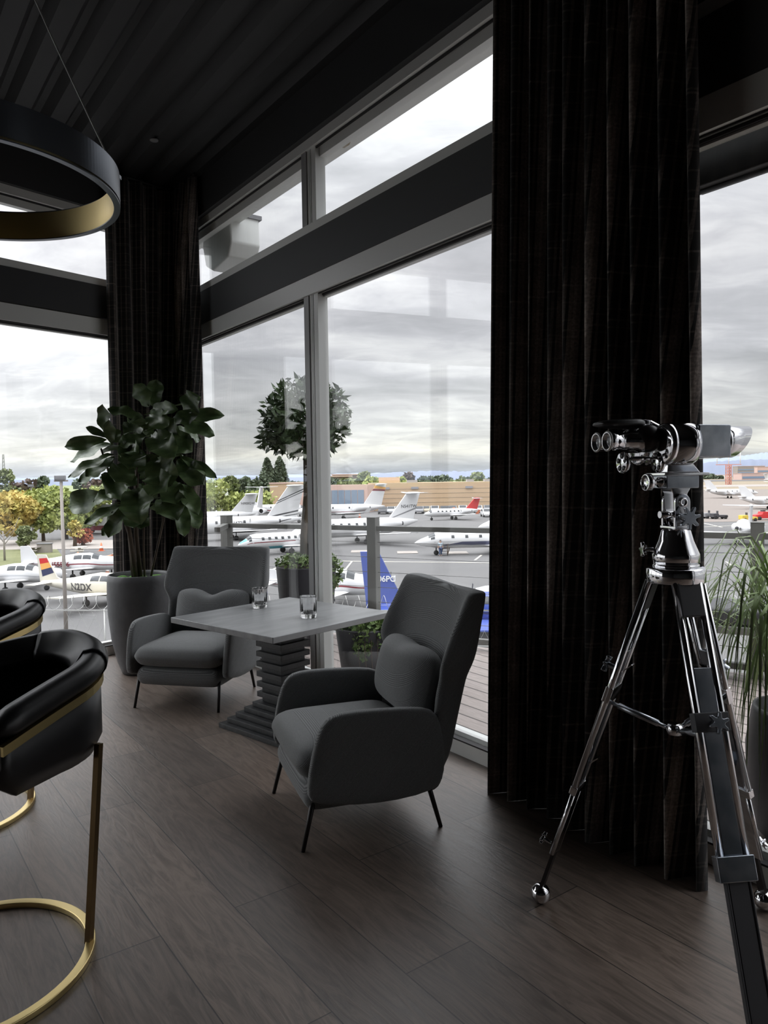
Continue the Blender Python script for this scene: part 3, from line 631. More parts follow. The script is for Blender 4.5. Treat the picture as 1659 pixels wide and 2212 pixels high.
for sy in (-1, 1):
    Mx = MBn @ Matrix.Translation((0, sy*.078, AZ))
    # round prism drum
    mb = MB(); mb.lathe([(.02, -.105), (.058, -.103), (.067, -.097), (.069, -.085), (.064, -.083), (.064, -.078), (.069, -.076), (.069, -.01), (.067, .0), (.03, .002)], seg=40, M=Mx, axis='x'); drum = mb.build('prism_drum', 'chrome', t)
    mb = MB(); mb.bx(-.005, .115, -.053, .053, -.046, .060, Mx); mb.build('prism_housing', 'brushed_steel', t, bevel=.006)
    # objective hood with an oblique mouth
    mb = MB(); rings = []
    for x0, r, o in ((.0, .052, 0), (.11, .052, 0), (.113, .054, 1), (.12, .052, 1), (.124, .052, 1)):
        rings.append([(x0, r*math.cos(2*PI*k/40), r*math.sin(2*PI*k/40)) for k in range(40)])
    def cut(z): return .150+.062*(z+.052)/.104
    rings.append([(cut(.052*math.sin(2*PI*k/40)), .052*math.cos(2*PI*k/40), .052*math.sin(2*PI*k/40)) for k in range(40)])
    rings.append([(cut(.052*math.sin(2*PI*k/40)), .0495*math.cos(2*PI*k/40), .0495*math.sin(2*PI*k/40)) for k in range(40)])
    rings.append([(.14, .0495*math.cos(2*PI*k/40), .0495*math.sin(2*PI*k/40)) for k in range(40)])
    mb.loft(rings, True, True, M=Mx @ Matrix.Translation((0, 0, .006))); hood = mb.build('objective_hood', 'chrome', t)
    mb = MB(); mb.ball((.142, 0, .006), (.01, .049, .049), 24, 10, Mx); mb.build('objective_lens', 'jet_glass', hood)
    # eyepiece tube and turned body
    y2 = sy*.036; Me = MBn @ Matrix.Translation((0, y2, AZ+.012))
    mb = MB(); mb.lathe([(.02, -.10), (.034, -.105), (.038, -.12), (.036, -.16), (.033, -.165), (.031, -.175), (.031, -.195), (.029, -.20), (.027, -.24), (.031, -.245), (.032, -.27), (.030, -.275), (.026, -.274), (.024, -.262), (.004, -.258)][::-1], seg=32, M=Me, axis='x'); ep = mb.build('eyepiece', 'chrome', t)
    mb = MB(); mb.lathe([(.001, -.266), (.012, -.265), (.024, -.262), (.024, -.258), (.001, -.258)], seg=24, M=Me, axis='x'); mb.build('eye_lens', 'jet_glass', ep)
    mb = MB(); mb.lathe([(.031, -.2745), (.0335, -.272), (.0325, -.268), (.031, -.268)], seg=32, cap=False, M=Me, axis='x'); mb.build('eye_ring', 'white_paint', ep)
    mb = MB(); mb.ball((-.13, sy*.045, AZ+.02), (.045, .04, .045), 20, 12, MBn); mb.build('rhomboid_housing', 'leg_black' if sy < 0 else 'chrome', t)
    # filter wheel hanging under the eyepiece
    mb = MB(); mb.lathe([(.004, -.006), (.034, -.006), (.036, 0), (.034, .006), (.004, .006)], seg=32, M=MBn @ Matrix.Translation((-.205 if sy > 0 else -.10, -.02 if sy > 0 else -.055, AZ-.058)), axis='x'); fw = mb.build('filter_wheel', 'chrome', t)
    mb = MB()
    for k in range(5):
        a = 2*PI*k/5+.3; mb.lathe([(.002, -.0075), (.0085, -.0075), (.0085, .0075), (.002, .0075)], (0, .022*math.cos(a), .022*math.sin(a)), 12, M=MBn @ Matrix.Translation((-.205 if sy > 0 else -.10, -.02 if sy > 0 else -.055, AZ-.058)), axis='x')
    mb.build('filter_port', 'dark_hole', fw)
mb = MB(); mb.tube([MBn @ Vector((-.215, -.04, AZ-.045)), MBn @ Vector((-.07, -.06, AZ-.045))], .0045); mb.tube([MBn @ Vector((-.19, -.045, AZ-.045)), MBn @ Vector((-.13, -.05, AZ-.045))], .0075); mb.build('focus_rod', 'chrome', t)
mb = MB(); mb.bx(-.09, -.06, -.09, .09, -.05, .05, MBn @ Matrix.Translation((0, 0, AZ))); mb.bx(.0, .10, -.08, .08, -.03, .045, MBn @ Matrix.Translation((0, 0, AZ))); mb.build('bridge', 'brushed_steel', t, bevel=.006)
mb = MB(); mb.beam(MBn @ Vector((-.10, .0, AZ+.075)), MBn @ Vector((-.13, .0, AZ+.078)), .02, .016); mb.tube([MBn @ Vector((-.06, 0, AZ+.06)), MBn @ Vector((-.10, 0, AZ+.078))], .008); rest = mb.build('headrest_bracket', 'chrome', t, bevel=.003)
mb = MB(); mb.loft([[tuple(MBn @ Vector((x, y, AZ+z))) for y, z in ((-.05*w, .07-h), (.05*w, .07-h), (.055*w, .07), (.05*w, .07+h), (-.05*w, .07+h), (-.055*w, .07))] for x, w, h in ((-.29, .6, .004), (-.28, .9, .012), (-.2, 1, .018), (-.14, .8, .02), (-.125, .5, .012))]); mb.build('headrest_pad', 'leather', rest, subsurf=1)
# legs
feet = [Vector((.583, 2.79, 0))-TB, Vector((1.042, 2.006, 0))-TB, Vector((1.41, 2.723, 0))-TB]
for i, f in enumerate(feet):
    rad = f.normalized(); tan = Vector((-rad.y, rad.x, 0)); top = rad*.075+Vector((0, 0, 1.285)); bot = f+Vector((0, 0, .05)); d = (bot-top); nrm = tan.cross(d.normalized())
    def at(k, s=0, o=0): return top+d*k+tan*s+nrm*o
    L = bpy.data.objects.new('leg', None); COL.objects.link(L); L.parent = t
    lg = L
    mb = MB()
    for s in (-1, 1): mb.tube([at(0, s*.041), at(.63, s*.041)], .0125, 14)
    up = mb.build('leg', 'chrome', t); bpy.data.objects.remove(L); up.name = 'leg'
    mb = MB(); mb.beam(at(-.015), at(.085), .078, .03, nrm); mb.build('leg_shoulder', 'dark_grey', up, bevel=.003)
    outn = nrm if nrm.dot(rad) > 0 else -nrm
    def knob_at(k, off): 
        Mk = frame(tan, d, at(k)+outn*off)
        return Mk if Mk.col[2].to_3d().dot(outn) > 0 else frame(-tan, d, Mk.translation)
    big = i == 1      # the leg nearest the camera shows its broad face
    mb = MB(); mb.beam(at(.21), at(.63), .060, .014, nrm); mb.build('slide_bar', 'brushed_steel', up, bevel=.002)
    k0 = .315
    mb = MB(); mb.beam(at(k0), at(k0+.045), .114 if big else .106, .034 if big else .028, nrm); mb.build('clamp_collar', 'dark_grey' if big else 'chrome', up, bevel=.003)
    star_knob('clamp_knob', up, knob_at(k0+.025 if big else .27, .043) @ Matrix.Rotation(.3, 4, 'Z'), .034, 6, .014)
    mb = MB(); mb.beam(at(.63), at(.685 if big else .655), .118 if big else .10, .034 if big else .027, nrm); mb.build('end_bracket', 'brushed_steel' if big else 'chrome', up, bevel=.003)
    if big:
        mb = MB(); mb.beam(at(.68), at(.985), .060, .014, nrm)
        for s in (-1, 1): mb.beam(at(.66, s*.036), at(.97, s*.036), .006, .020, nrm)
        mb.build('lower_section', 'dark_grey', up, bevel=.002)
    else:
        mb = MB(); mb.beam(at(.64), at(.86), .052, .016, nrm)
        for s in (-1, 1): mb.tube([at(.64, s*.030), at(.86, s*.030)], .009, 10)
        mb.build('lower_section', 'chrome', up)
        mb = MB(); mb.beam(at(.85), at(.985), .03, .013, nrm); mb.build('foot_rod', 'leg_black', up)
        star_knob('lower_knob', up, knob_at(.845, .05), .024, 6, .012, 'chrome')
    mb = MB(); mb.ball(f+Vector((0, 0, .038)), .038, 24, 14); mb.build('ball_foot', 'chrome', up)
    # hinge fins on the back of the leg
    for k in (.27, .56): mb = MB(); mb.beam(at(k)-outn*.012, at(k-.03)-outn*.035, .004, .03, tan); mb.build('hinge_fin', 'chrome', up)
hubz = .775
mb = MB(); mb.lathe([(.008, hubz-.02), (.026, hubz-.018), (.03, hubz), (.024, hubz+.016), (.008, hubz+.018)], seg=24); hub = mb.build('spreader_hub', 'chrome', t)
for f in feet:
    rad = f.normalized(); top = rad*.075+Vector((0, 0, 1.285)); d = f+Vector((0, 0, .05))-top; k = .37
    e = top+d*k-rad*.012; a = Vector((0, 0, hubz))+rad*.03; 
    mb = MB(); mb.tube([a, a.lerp(e, .12), a.lerp(e, .14), a.lerp(e, .86), a.lerp(e, .88), e], [.007, .008, .012, .012, .007, .007], 12); mb.build('spreader_rod', 'brushed_steel', t)

# ============================================================ the terrace outside
DZ = -.02
rA = Vector((-1.80, 8.54, 0)); rB = Vector((3.6, 5.67, 0)); rd = (rB-rA).normalized(); rB = rA+rd*8.5
out = Vector((rd.y*-1, rd.x, 0)); out = out if out.y > 0 else -out
dk = [rA+out*.12-rd*.1, rB+out*.12, NR*(CR+.12)+UR*-7, NR*(CR+.12)+UR*7.55]
poly_slab('terrace_deck', [(p.x, p.y) for p in dk], -.3, DZ, 'deck_boards')
# ledge strip outside the left hand window
mb = MB(); mb.bx(-8, 4.9, .1, .5, -.55, -.30, ML); struct(mb.build('trim_3', varied('ledge', (.34, .31, .26), (.42, .38, .32), 3, .8)))
# building face below
mb = MB(); mb.bx(-8, 7.5, -.3, .1, GZ, -.26, MR); mb.bx(-8, 4.7, -.3, .1, GZ, -.26, ML); struct(mb.build('wall_outer', 'mid_grey'))
rail = thing('terrace_railing', 'grey metal terrace railing with glass panels around the deck', 'railing', (0, 0, 0))
RZ = 1.165; L = 8.5
# post positions from where they stand in view
def rail_s(px):
    d = ray(px, 1200); n = Vector((rd.y, -rd.x)); k = (rA.xy.dot(n))/(d.xy.dot(n)); q = d.xy*k; return (q-rA.xy).dot(rd.xy)
posts = [rail_s(491), rail_s(807), rail_s(1190), rail_s(1636), rail_s(1636)+1.75, rail_s(1636)+3.5]
mb = MB()
Mrl = Matrix((rd, out, Vector((0, 0, 1)))).transposed().to_4x4(); Mrl.translation = rA
mb.bx(posts[0], posts[-1], -.03, .03, RZ-.05, RZ, Mrl); mb.bx(posts[0], posts[-1], -.02, .02, RZ-.13, RZ-.10, Mrl) if False else None
mb.build('top_rail', 'rail_metal', rail, bevel=.003)
mb = MB(); mb.bx(posts[0], posts[-1], -.03, .03, .04, .09, Mrl); mb.build('bottom_rail', 'rail_metal', rail, bevel=.003)
for s in posts:
    mb = MB(); mb.bx(s-.05, s+.05, -.05, .05, DZ, RZ+.085, Mrl); mb.bx(s-.053, s+.053, -.053, .053, RZ+.085, RZ+.09, Mrl); mb.build('post', 'rail_metal', rail, bevel=.003)
for i in range(len(posts)-1):
    for k in range(6):
        z = .22+.155*k
        mb = MB(); mb.tube([Mrl @ Vector((posts[i]+.05, 0, z)), Mrl @ Vector((posts[i+1]-.05, 0, z))], .003, 6); mb.build('cable', 'cable_steel', rail)
# return of the railing at the far left corner
e0 = Mrl @ Vector((posts[0], 0, 0)); e1 = NR*(CR+.2)+UR*7.3
mb = MB(); mb.beam(e0+Vector((0, 0, RZ-.025)), e1+Vector((0, 0, RZ-.025)), .06, .05); mb.build('return_rail', 'rail_metal', rail)
def dense(mb, c, rad, n, size, rng, flat=1.0, shell=.55, pointy=False, narrow=.45):
    for _ in range(n):
        v = Vector((rng.gauss(0, 1), rng.gauss(0, 1), rng.gauss(0, 1))).normalized(); k = rng.uniform(shell, 1)
        p = Vector((c[0]+v.x*rad[0]*k, c[1]+v.y*rad[1]*k, c[2]+v.z*rad[2]*k))
        a = Vector((rng.gauss(0, 1), rng.gauss(0, 1), rng.gauss(0, 1))); d = (v*.7+a.normalized()*.8).normalized(); s = size*rng.uniform(.6, 1.3)
        sd = d.cross(Vector((rng.gauss(0, 1), rng.gauss(0, 1), rng.gauss(0, 1)))).normalized(); 
        if pointy: mb.add([p-d*s*.5, p+sd*s*narrow*.5, p+d*s*.6, p-sd*s*narrow*.5], [(0, 1, 2, 3)])
        else: mb.add([p-d*s*.5-sd*s*.5, p-d*s*.5+sd*s*.5, p+d*s*.5+sd*s*.5, p+d*s*.5-sd*s*.5], [(0, 1, 2, 3)])
rg = random.Random(11)
def planter_body(t, r0, r1, h, mat='planter_dark', sides=32):
    mb = MB(); mb.lathe([(r0*.98, 0), (r0, .01), (r1, h), (r1*.985, h+.012), (r1*.93, h+.01), (r1*.9, h-.05), (.01, h-.06)], seg=sides); return mb.build('planter', mat, t)
# topiary bay
bx = atY(665, 1400, 7.6).x
t = thing('topiary_bay_tree', 'ball-headed bay tree with a slim trunk in a dark planter on the terrace', 'potted tree', (bx, 7.6, DZ))
planter_body(t, .25, .31, .78)
mb = MB(); mb.ball((0, 0, .76), (.29, .29, .08), 24, 8); mb.build('soil', 'soil', t)
mb = MB(); dense(mb, (0, 0, .83), (.33, .33, .10), 1600, .05, rg, shell=.3, pointy=True); dense(mb, (.24, -.05, .72), (.14, .16, .2), 300, .06, rg, pointy=True); mb.build('underplanting', 'trail_leaf', t)
mb = MB(); mb.tube([(-.03, 0, .76), (-.02, .0, 1.1), (.015, .01, 1.5), (.02, 0, 1.9), (.03, 0, 2.3)], [.042, .036, .033, .030, .018], 10); mb.tube([(.03, .03, .76), (.03, .02, 1.2), (.04, 0, 1.7), (.0, 0, 2.1)], [.022, .019, .019, .012], 8)
for k in range(14):
    a = rg.uniform(0, 2*PI); e = rg.uniform(-.3, 1.1); mb.tube([(.02, 0, 1.95+.02*k), (.02+.36*math.cos(a)*math.cos(e), .36*math.sin(a)*math.cos(e), 2.1+.36*math.sin(e))], [.010, .004], 5)
mb.build('trunk', 'bark', t)
mb = MB(); dense(mb, (.03, 0, 2.30), (.47, .47, .43), 2600, .095, rg, shell=.45, pointy=True, narrow=.38); dense(mb, (-.12, 0, 2.12), (.40, .35, .22), 500, .10, rg, pointy=True, shell=.3); mb.build('foliage', 'bay_leaf', t)
# low trailing planter
p0 = atY(790, 1400, 5.95)
t = thing('trailing_planter', 'dark round planter spilling pale green creepers, on the deck behind the table', 'potted plant', (p0.x, 5.95, DZ))
planter_body(t, .185, .245, .47)
mb = MB(); dense(mb, (0, 0, .50), (.25, .25, .09), 1300, .05, rg, shell=.2, pointy=True, narrow=.6); dense(mb, (.16, -.12, .42), (.13, .13, .2), 700, .04, rg, shell=.2, pointy=True, narrow=.7); dense(mb, (-.02, -.22, .38), (.08, .05, .14), 250, .04, rg, pointy=True, narrow=.7); mb.build('foliage', 'trail_leaf', t)
mb = MB()
for k in range(10): dense(mb, (-.17+rg.uniform(-.07, .05), rg.uniform(-.1, .1), .58+rg.uniform(-.02, .03)), (.03, .03, .025), 40, .04, rg, pointy=True)
mb.build('flowers', 'bloom_yellow', t)
mb = MB(); mb.tube([(-.22, .05, .48), (-.27, .05, .66), (-.36, .08, .80), (-.46, .15, .92)], .004, 6); mb.build('stem', 'bark', t)
for k in range(5): mb = MB(); mb.tube([(-.05+.05*k, -.2, .47), (-.05+.05*k, -.27, .34), (-.04+.05*k, -.25, .2-.03*k)], .0035, 5); mb.build('stem', 'bark', t)
# ornamental grass in a tall pot outside the right window
g0 = atZ(1737, 1810, DZ)
t = thing('potted_grass', 'arching ornamental grass in a tall dark pot outside the right window', 'potted plant', (g0.x, g0.y, DZ))
mb = MB(); mb.lathe([(.17, 0), (.20, .03), (.24, .25), (.245, .42), (.22, .58), (.215, .60), (.20, .60), (.19, .55), (.01, .54)], seg=40); mb.build('planter', 'planter_dark', t)
mb = MB()
for k in range(230):
    a = rg.uniform(0, 2*PI); h = rg.uniform(.45, 1.0); rch = rg.uniform(.25, .68); w = rg.uniform(.005, .010); r0 = rg.uniform(0, .14)
    c, s = math.cos(a), math.sin(a); pts = []
    drp = rg.uniform(.35, 1.25)
    for i in range(9):
        q = i/8; pts.append(Vector((c*(r0+rch*q**1.15), s*(r0+rch*q**1.15), .55+h*(math.sin(PI*min(1, q*.72)**.9)*1.0)-drp*h*q**2.6)))
    for p in pts:      # blades lean against the glass, never through it
        dd = NR.dot(p+Vector((g0.x, g0.y, 0)))-(CR+.13)
        if dd < 0: p -= NR*dd
    sd = Vector((-s, c, 0)); vs = []
    for i, p in enumerate(pts): ww = w*(1-(i/8)**3)+.0005; vs += [p-sd*ww, p+sd*ww]
    mb.add(vs, [(2*i, 2*i+1, 2*i+3, 2*i+2) for i in range(8)], True)
mb.build('blades', 'grass_blade', t)
# patio chair and side table by the railing
q = atZ(1560, 1450, DZ)
t = thing('patio_bench', 'dark outdoor bench with a cushion behind the ornamental grass on the terrace', 'bench', (q.x, q.y-.12, DZ), R(-28))
mb = MB(); mb.bx(-.42, .42, -.3, .3, .40, .46); mb.build('seat_frame', 'rail_metal', t, bevel=.005)
mb = MB(); mb.bx(-.40, .40, -.28, .28, .461, .60); mb.build('cushion', 'dark_grey', t, bevel=.035, segs=4)
for sx in (-.38, -.1, .38):
    for sy in (-.26, .26):
        if sx == -.1 and sy > 0: continue
        mb = MB(); mb.bx(sx-.025, sx+.025, sy-.025, sy+.025, 0, .41); mb.build('leg', 'rail_metal', t)
# ============================================================ the airfield, one storey below
def G(px, D, py=1150): 
    """ground point seen at column px, D metres ahead"""
    d = ray(px, py); k = D/d.y; return Vector((d.x*k, D, GZ))
varied('tarmac', (.098, .096, .096), (.132, .129, .127), .06, .85, .1, 3, detail=6)
varied('far_field', (.21, .17, .115), (.28, .23, .165), .02, .95, stretch=(1, 6, 1))
varied('lawn', (.11, .12, .045), (.16, .165, .07), .3, .95)
principled('concrete', (.30, .27, .245), .9)
def ground(name, pts, z, mat): mb = MB(); mb.add([(p[0], p[1], z) for p in pts], [tuple(range(len(pts)))]); return struct(mb.build(name, mat))
ground('airfield_tarmac', [(-9000, -200), (9000, -200), (9000, 15000), (-9000, 15000)], GZ, 'tarmac')
ground('airfield_grass', [(60, 420), (3000, 420), (5000, 2600), (60, 2600)], GZ+.05, 'far_field')
principled('apron', (.205, .175, .155), .9)
ground('airfield_apron', [(45, 135), (900, 135), (900, 421), (75, 421)], GZ+.03, 'apron')
ground('taxiway_strip', [(60, 520), (3000, 520), (3000, 620), (60, 620)], GZ+.12, 'concrete')
ground('runway_strip', [(60, 950), (3000, 950), (3000, 1250), (60, 1250)], GZ+.2, 'tarmac')
ground('town_ground', [(-5000, 235), (60, 235), (60, 9000), (-5000, 9000)], GZ+.06, 'leaf_olive')
a, b = G(-400, 78), G(150, 76); c, d = G(120, 100), G(-500, 100); ground('lawn', [a, b, c, d], GZ+.04, 'lawn')
a, b = G(-500, 100), G(300, 97); c, d = G(262, 112), G(-600, 124); ground('sidewalk', [a, b, c, d], GZ+.05, 'concrete')
# painted markings on the tarmac
mb = MB()
for x0, y0, x1, y1, w in ((745, 1232, 760, 1213, .12), (1026, 1210, 1040, 1199, .15), (560, 1245, 640, 1205, .15), (600, 1250, 680, 1215, .15), (1568, 1213, 1580, 1221, .1), (1480, 1140, 1659, 1132, .2), (740, 1212, 1068, 1216, .2), (1520, 1130, 1560, 1139, .2)):
    p, q = atZ(x0, y0, GZ+.02), atZ(x1, y1, GZ+.02); mb.beam(p, q, w*1.6, .02)
struct(mb.build('painted_lines', 'jet_cream'))
for k, (x, y) in enumerate(((780, 1191), (880, 1193), (988, 1194))):
    p = atZ(x, y, GZ+.03); mb = MB(); mb.bx(-1.2, 1.2, -1.4, 1.4, 0, .02); mb.bx(-.5, .5, -.6, .6, .02, .03)
    o = mb.build('drain_cover', 'concrete'); o.location = p; tag(o, 'pale square slab in the tarmac, ' + ('left', 'middle', 'right')[k] + ' of three below the parked jets', 'slab', 'pale slabs in the tarmac')
def gear(par, x, y, zb, r=.28, name='landing_gear'):
    mb = MB(); mb.lathe([(r*.4, -.12), (r, -.10), (r, .10), (r*.4, .12)], (x, y, r), 14, axis='y'); mb.tube([(x, y, r), (x, y, zb)], .07, 6); return mb.build(name, 'tyre', par)
def wing_poly(root_x, root_c, tip_x, tip_c, y0, y1, z0, z1, th):
    rings = []
    for y, x, c, z, tt in ((y0, root_x, root_c, z0, th), (y1, tip_x, tip_c, z1, th*.45)):
        rings.append([(x, y, z), (x-c*.15, y, z+tt*.5), (x-c*.5, y, z+tt*.45), (x-c, y, z), (x-c*.5, y, z-tt*.35), (x-c*.15, y, z-tt*.4)])
    return rings
def fuselage(L, rad, zc, prof, M=None, seg=24, squash=1.0):
    rings = []
    for t_, r_, dz in prof:
        x = L/2-t_*L; rings.append([(x, rad*r_*math.cos(2*PI*k/seg), zc+dz*rad+rad*squash*r_*math.sin(2*PI*k/seg)) for k in range(seg)])
    mb = MB(); mb.loft(rings, True, True); return mb
JET = [(0, .03, -.32), (.015, .2, -.30), (.04, .38, -.26), (.08, .58, -.2), (.105, .72, -.10), (.14, .90, -.03), (.2, 1, 0), (.4, 1, 0), (.66, 1, 0), (.76, .86, .1), (.86, .6, .28), (.94, .33, .42), (1.0, .1, .5)]
def fus_r(prof, t_):
    for (a, ra, za), (b, rb, zb) in zip(prof, prof[1:]):
        if a <= t_ <= b: k = (t_-a)/(b-a+1e-9); return ra+(rb-ra)*k, za+(zb-za)*k
    return prof[-1][1:]
def surf_patch(mb, L, rad, zc, prof, t0, t1, a0, a1, off=1.012, n=8, m_=5, squash=1.0):
    vs = []
    for i in range(n+1):
        t_ = t0+(t1-t0)*i/n; r_, dz = fus_r(prof, t_)
        for j in range(m_+1):
            a = R(a0(t_)+(a1(t_)-a0(t_))*j/m_) if callable(a0) else R(a0+(a1-a0)*j/m_)
            vs.append((L/2-t_*L, rad*r_*off*math.cos(a), zc+dz*rad+rad*squash*r_*off*math.sin(a)))
    mb.add(vs, [(i*(m_+1)+j, i*(m_+1)+j+1, (i+1)*(m_+1)+j+1, (i+1)*(m_+1)+j) for i in range(n) for j in range(m_)], True)
def skin_snap(L, rad, zc, prof, s, squash=1.0):
    def f(co):
        r_, dz = fus_r(prof, min(.999, max(0, (L/2-co.x)/L))); q = (co.z-zc-dz*rad)/(rad*r_*squash); return Vector((co.x, s*(rad*r_*math.sqrt(max(.02, 1-q*q))+abs(co.y)-base_y[0]+.015), co.z))
    return f
base_y = [0]
def jet(name, label, loc, head, L=18, rad=1.15, span=19, H=6.5, body='jet_white', fin='jet_white', wingm='jet_white', tail='T', low=.95, nwin=6, sweep=.22, stripes=None, reg=None, reg_at='fin', eng=True, reg_mat='dark_grey', winglet=True, wscale=1, group='business jets parked on the ramp'):
    t = thing(name, label, 'aeroplane', loc, head, group); zc = low+rad
    fu = fuselage(L, rad, zc, JET).build('fuselage', body, t)
    for s in (-1, 1):
        mb = MB(); mb.loft(wing_poly(L*.06, L*.20, -L*sweep+L*.02, L*.06, s*rad*.5, s*span/2, low+.25, low+.25+span*.035, .28), True, False); w = mb.build('wing', wingm, t)
        if winglet:
            mb = MB(); x = -L*sweep+L*.02; mb.loft([[(x, s*span/2, low+.25+span*.035), (x-L*.06, s*span/2, low+.25+span*.035), (x-L*.06, s*(span/2-.05), low+.2+span*.035), (x, s*(span/2-.05), low+.2+span*.035)], [(x-L*.045, s*(span/2+.35), low+1.1+span*.035), (x-L*.085, s*(span/2+.35), low+1.1+span*.035), (x-L*.085, s*(span/2+.3), low+1.1+span*.035), (x-L*.045, s*(span/2+.3), low+1.1+span*.035)]], True, False); mb.build('winglet', stripes.get('winglet', wingm) if stripes else wingm, w)
    # fin with a dorsal fillet
    zt = H; zb = zc+rad*.75; xb = -L*.26; cb = L*.20; xt = -L*.405; ct = L*.115
    prof = [(xb+L*.06, zb-.15), (xb, zb+.15), (xt, zt-.15), (xt-ct*.3, zt), (xt-ct, zt), (xb-cb, zb-.25)]
    mb = MB(); mb.prism(prof, -.12, .12, Matrix.Rotation(PI/2, 4, 'X')); fn = mb.build('vertical_fin', fin, t, bevel=.04)
    if tail == 'T': zs, xs, ts = zt-.05, xt+.1, L*.40
    else: zs, xs, ts = zc+rad*.9, xt+.2, L*.36
    for s in (-1, 1):
        mb = MB(); mb.loft(wing_poly(xs, L*.095, xs-L*.055, L*.045, 0, s*ts/2, zs, zs+.12, .16), True, False); mb.build('tailplane', stripes.get('tailplane', wingm) if stripes else wingm, t)
    if tail == 'T': mb = MB(); mb.ball((xt-ct*.5, 0, zt), (ct*.62, .2, .17), 12, 6); mb.build('fin_cap', fin, fn)
    if eng:
        for s in (-1, 1):
            r_ = rad*.48; ye = s*(rad+r_*.9); xe = -L*.17; ze = zc+rad*.35
            mb = MB(); mb.lathe([(r_*.35, -L*.155), (r_*.62, -L*.14), (r_*.95, -L*.06), (r_*1.05, 0), (r_*.98, L*.035), (r_*.86, L*.04), (r_*.8, L*.02), (.02, L*.01)], (xe, ye, ze), 20, axis='x'); en = mb.build('engine_nacelle', body, t)
            mb = MB(); mb.lathe([(.02, 0), (r_*.8, 0), (r_*.8, .03), (.02, .06)], (xe+L*.022, ye, ze), 18, axis='x'); mb.build('intake', 'dark_hole', en)
            mb = MB(); mb.lathe([(.02, 0), (r_*.45, .0), (r_*.45, .3), (.02, .3)], (xe-L*.16, ye, ze), 16, axis='x'); mb.build('exhaust', 'dark_grey', en)
            mb = MB(); mb.beam((xe-.4, s*rad*.5, ze-.05), (xe-.4, ye, ze), L*.08, .15); mb.build('pylon', body, en)
    for s in (0, 180):
        for i in range(nwin):
            t_ = .24+.36*i/max(1, nwin-1); mb = MB(); w = .28/L; surf_patch(mb, L, rad, zc, JET, t_-w*.6, t_+w*.6, *((12, 32) if s == 0 else (148, 168)), off=1.01, n=2, m_=3); mb.build('cabin_window', 'jet_glass', t)
    mb = MB(); surf_patch(mb, L, rad, zc, JET, .088, .128, 38, 142, 1.015, 3, 10); surf_patch(mb, L, rad, zc, JET, .10, .125, 14, 34, 1.015, 2, 3); surf_patch(mb, L, rad, zc, JET, .10, .125, 146, 166, 1.015, 2, 3); mb.build('windshield', 'jet_glass', t)
    gear(t, L*.36, 0, low+.3); gear(t, -L*.04, rad*1.3, low+.3, .34); gear(t, -L*.04, -rad*1.3, low+.3, .34)
    if stripes:
        for (mat, a0, a1, t0, t1) in stripes.get('body', []):
            mb = MB(); surf_patch(mb, L, rad, zc, JET, t0, t1, a0, a1, 1.008, 16, 3); surf_patch(mb, L, rad, zc, JET, t0, t1, (lambda q, f=a0: 180-f(q)) if callable(a0) else 180-a0, (lambda q, f=a1: 180-f(q)) if callable(a1) else 180-a1, 1.008, 16, 3); mb.build('stripe', mat, t)
        for (mat, k0, k1) in stripes.get('fin', []):   # bands across the fin, sloping with the sweep
            mb = MB()
            def P(k, q): # k 0..1 up leading edge offset
                le = Vector((xb+(xt-xb)*k, zb+.1+(zt-.2-zb)*k)); te = Vector((xb-cb+(xt-ct-xb+cb)*k, zb-.25+(zt-zb)*k)); return le.lerp(te, q)
            a_, b_, c_, d_ = P(k0[0], 0), P(k0[1], 1), P(k1[1], 1), P(k1[0], 0)
            mb.prism([a_, b_, c_, d_], -.135, .135, Matrix.Rotation(PI/2, 4, 'X')); mb.build('stripe', mat, fn)
    if reg:
        for s in (-1, 1):
            X = Vector((s*-1 if False else (1 if s < 0 else -1), 0, 0)); sz = .62
            if reg_at == 'fin': p = Vector((xb-cb*.50-(xb-xt)*.45, s*.135, zb+(zt-zb)*.48)); 
            else: p = Vector((-L*.06, s*(rad*.98), zc+.25)); sz = .75
            base_y[0] = abs(p.y); lettering(reg, sz, reg_mat, fn if reg_at == 'fin' else fu, frame(X, (0, 0, 1), p), .012, 'registration_lettering', 0, None if reg_at == 'fin' else skin_snap(L, rad, zc, JET, s))
    return t
# the parked jets, each where it stands on the ramp
jet('business_jet', 'big white jet with black curved stripes on its T-tail, left of the tree trunk', G(492, 110), R(203), L=23, rad=1.25, span=22, H=7.9, nwin=5, reg='N472JS', reg_at='body',
    stripes={'fin': [('dark_grey', (.50, .92), (.54, .96)), ('dark_grey', (.42, .84), (.45, .87)), ('dark_grey', (-.05, .22), (.0, .27)), ('dark_grey', (-.1, .12), (-.07, .15))], 'body': [('dark_grey', lambda q: -30+40*max(0, (q-.72))/.2, lambda q: -22+44*max(0, (q-.72))/.2, .72, .92)]})
jet('business_jet', 'white T-tail jet with a swept grey flash, parked just beyond the middle railing post', G(770, 100), R(204), L=18.5, rad=1.25, span=18, H=6.7, nwin=7, reg='N541TW', stripes={'fin': [('mid_grey', (-.05, .45), (-.0, .52))], 'body': [('mid_grey', -32, -29, .2, .8)]})
jet('business_jet', 'white jet with a navy belly and open cabin door, beside the standing man', G(1060, 84), R(186), L=17.5, rad=1.0, span=17, H=5.4, low=.75, nwin=5, tail='T',
    stripes={'body': [('navy', lambda q: -38, lambda q: -38+26*min(1, max(0, (q-.16)/.14)), .16, .72), ('jet_grey', -12, -8, .12, .62)]})
jet('light_jet', 'small white jet with red tail fin and red wing tips near the tan hangar', G(976, 155), R(196), L=12.4, rad=.85, span=13.5, H=4.4, low=.7, nwin=6, fin='red', stripes={'winglet': 'orange'})
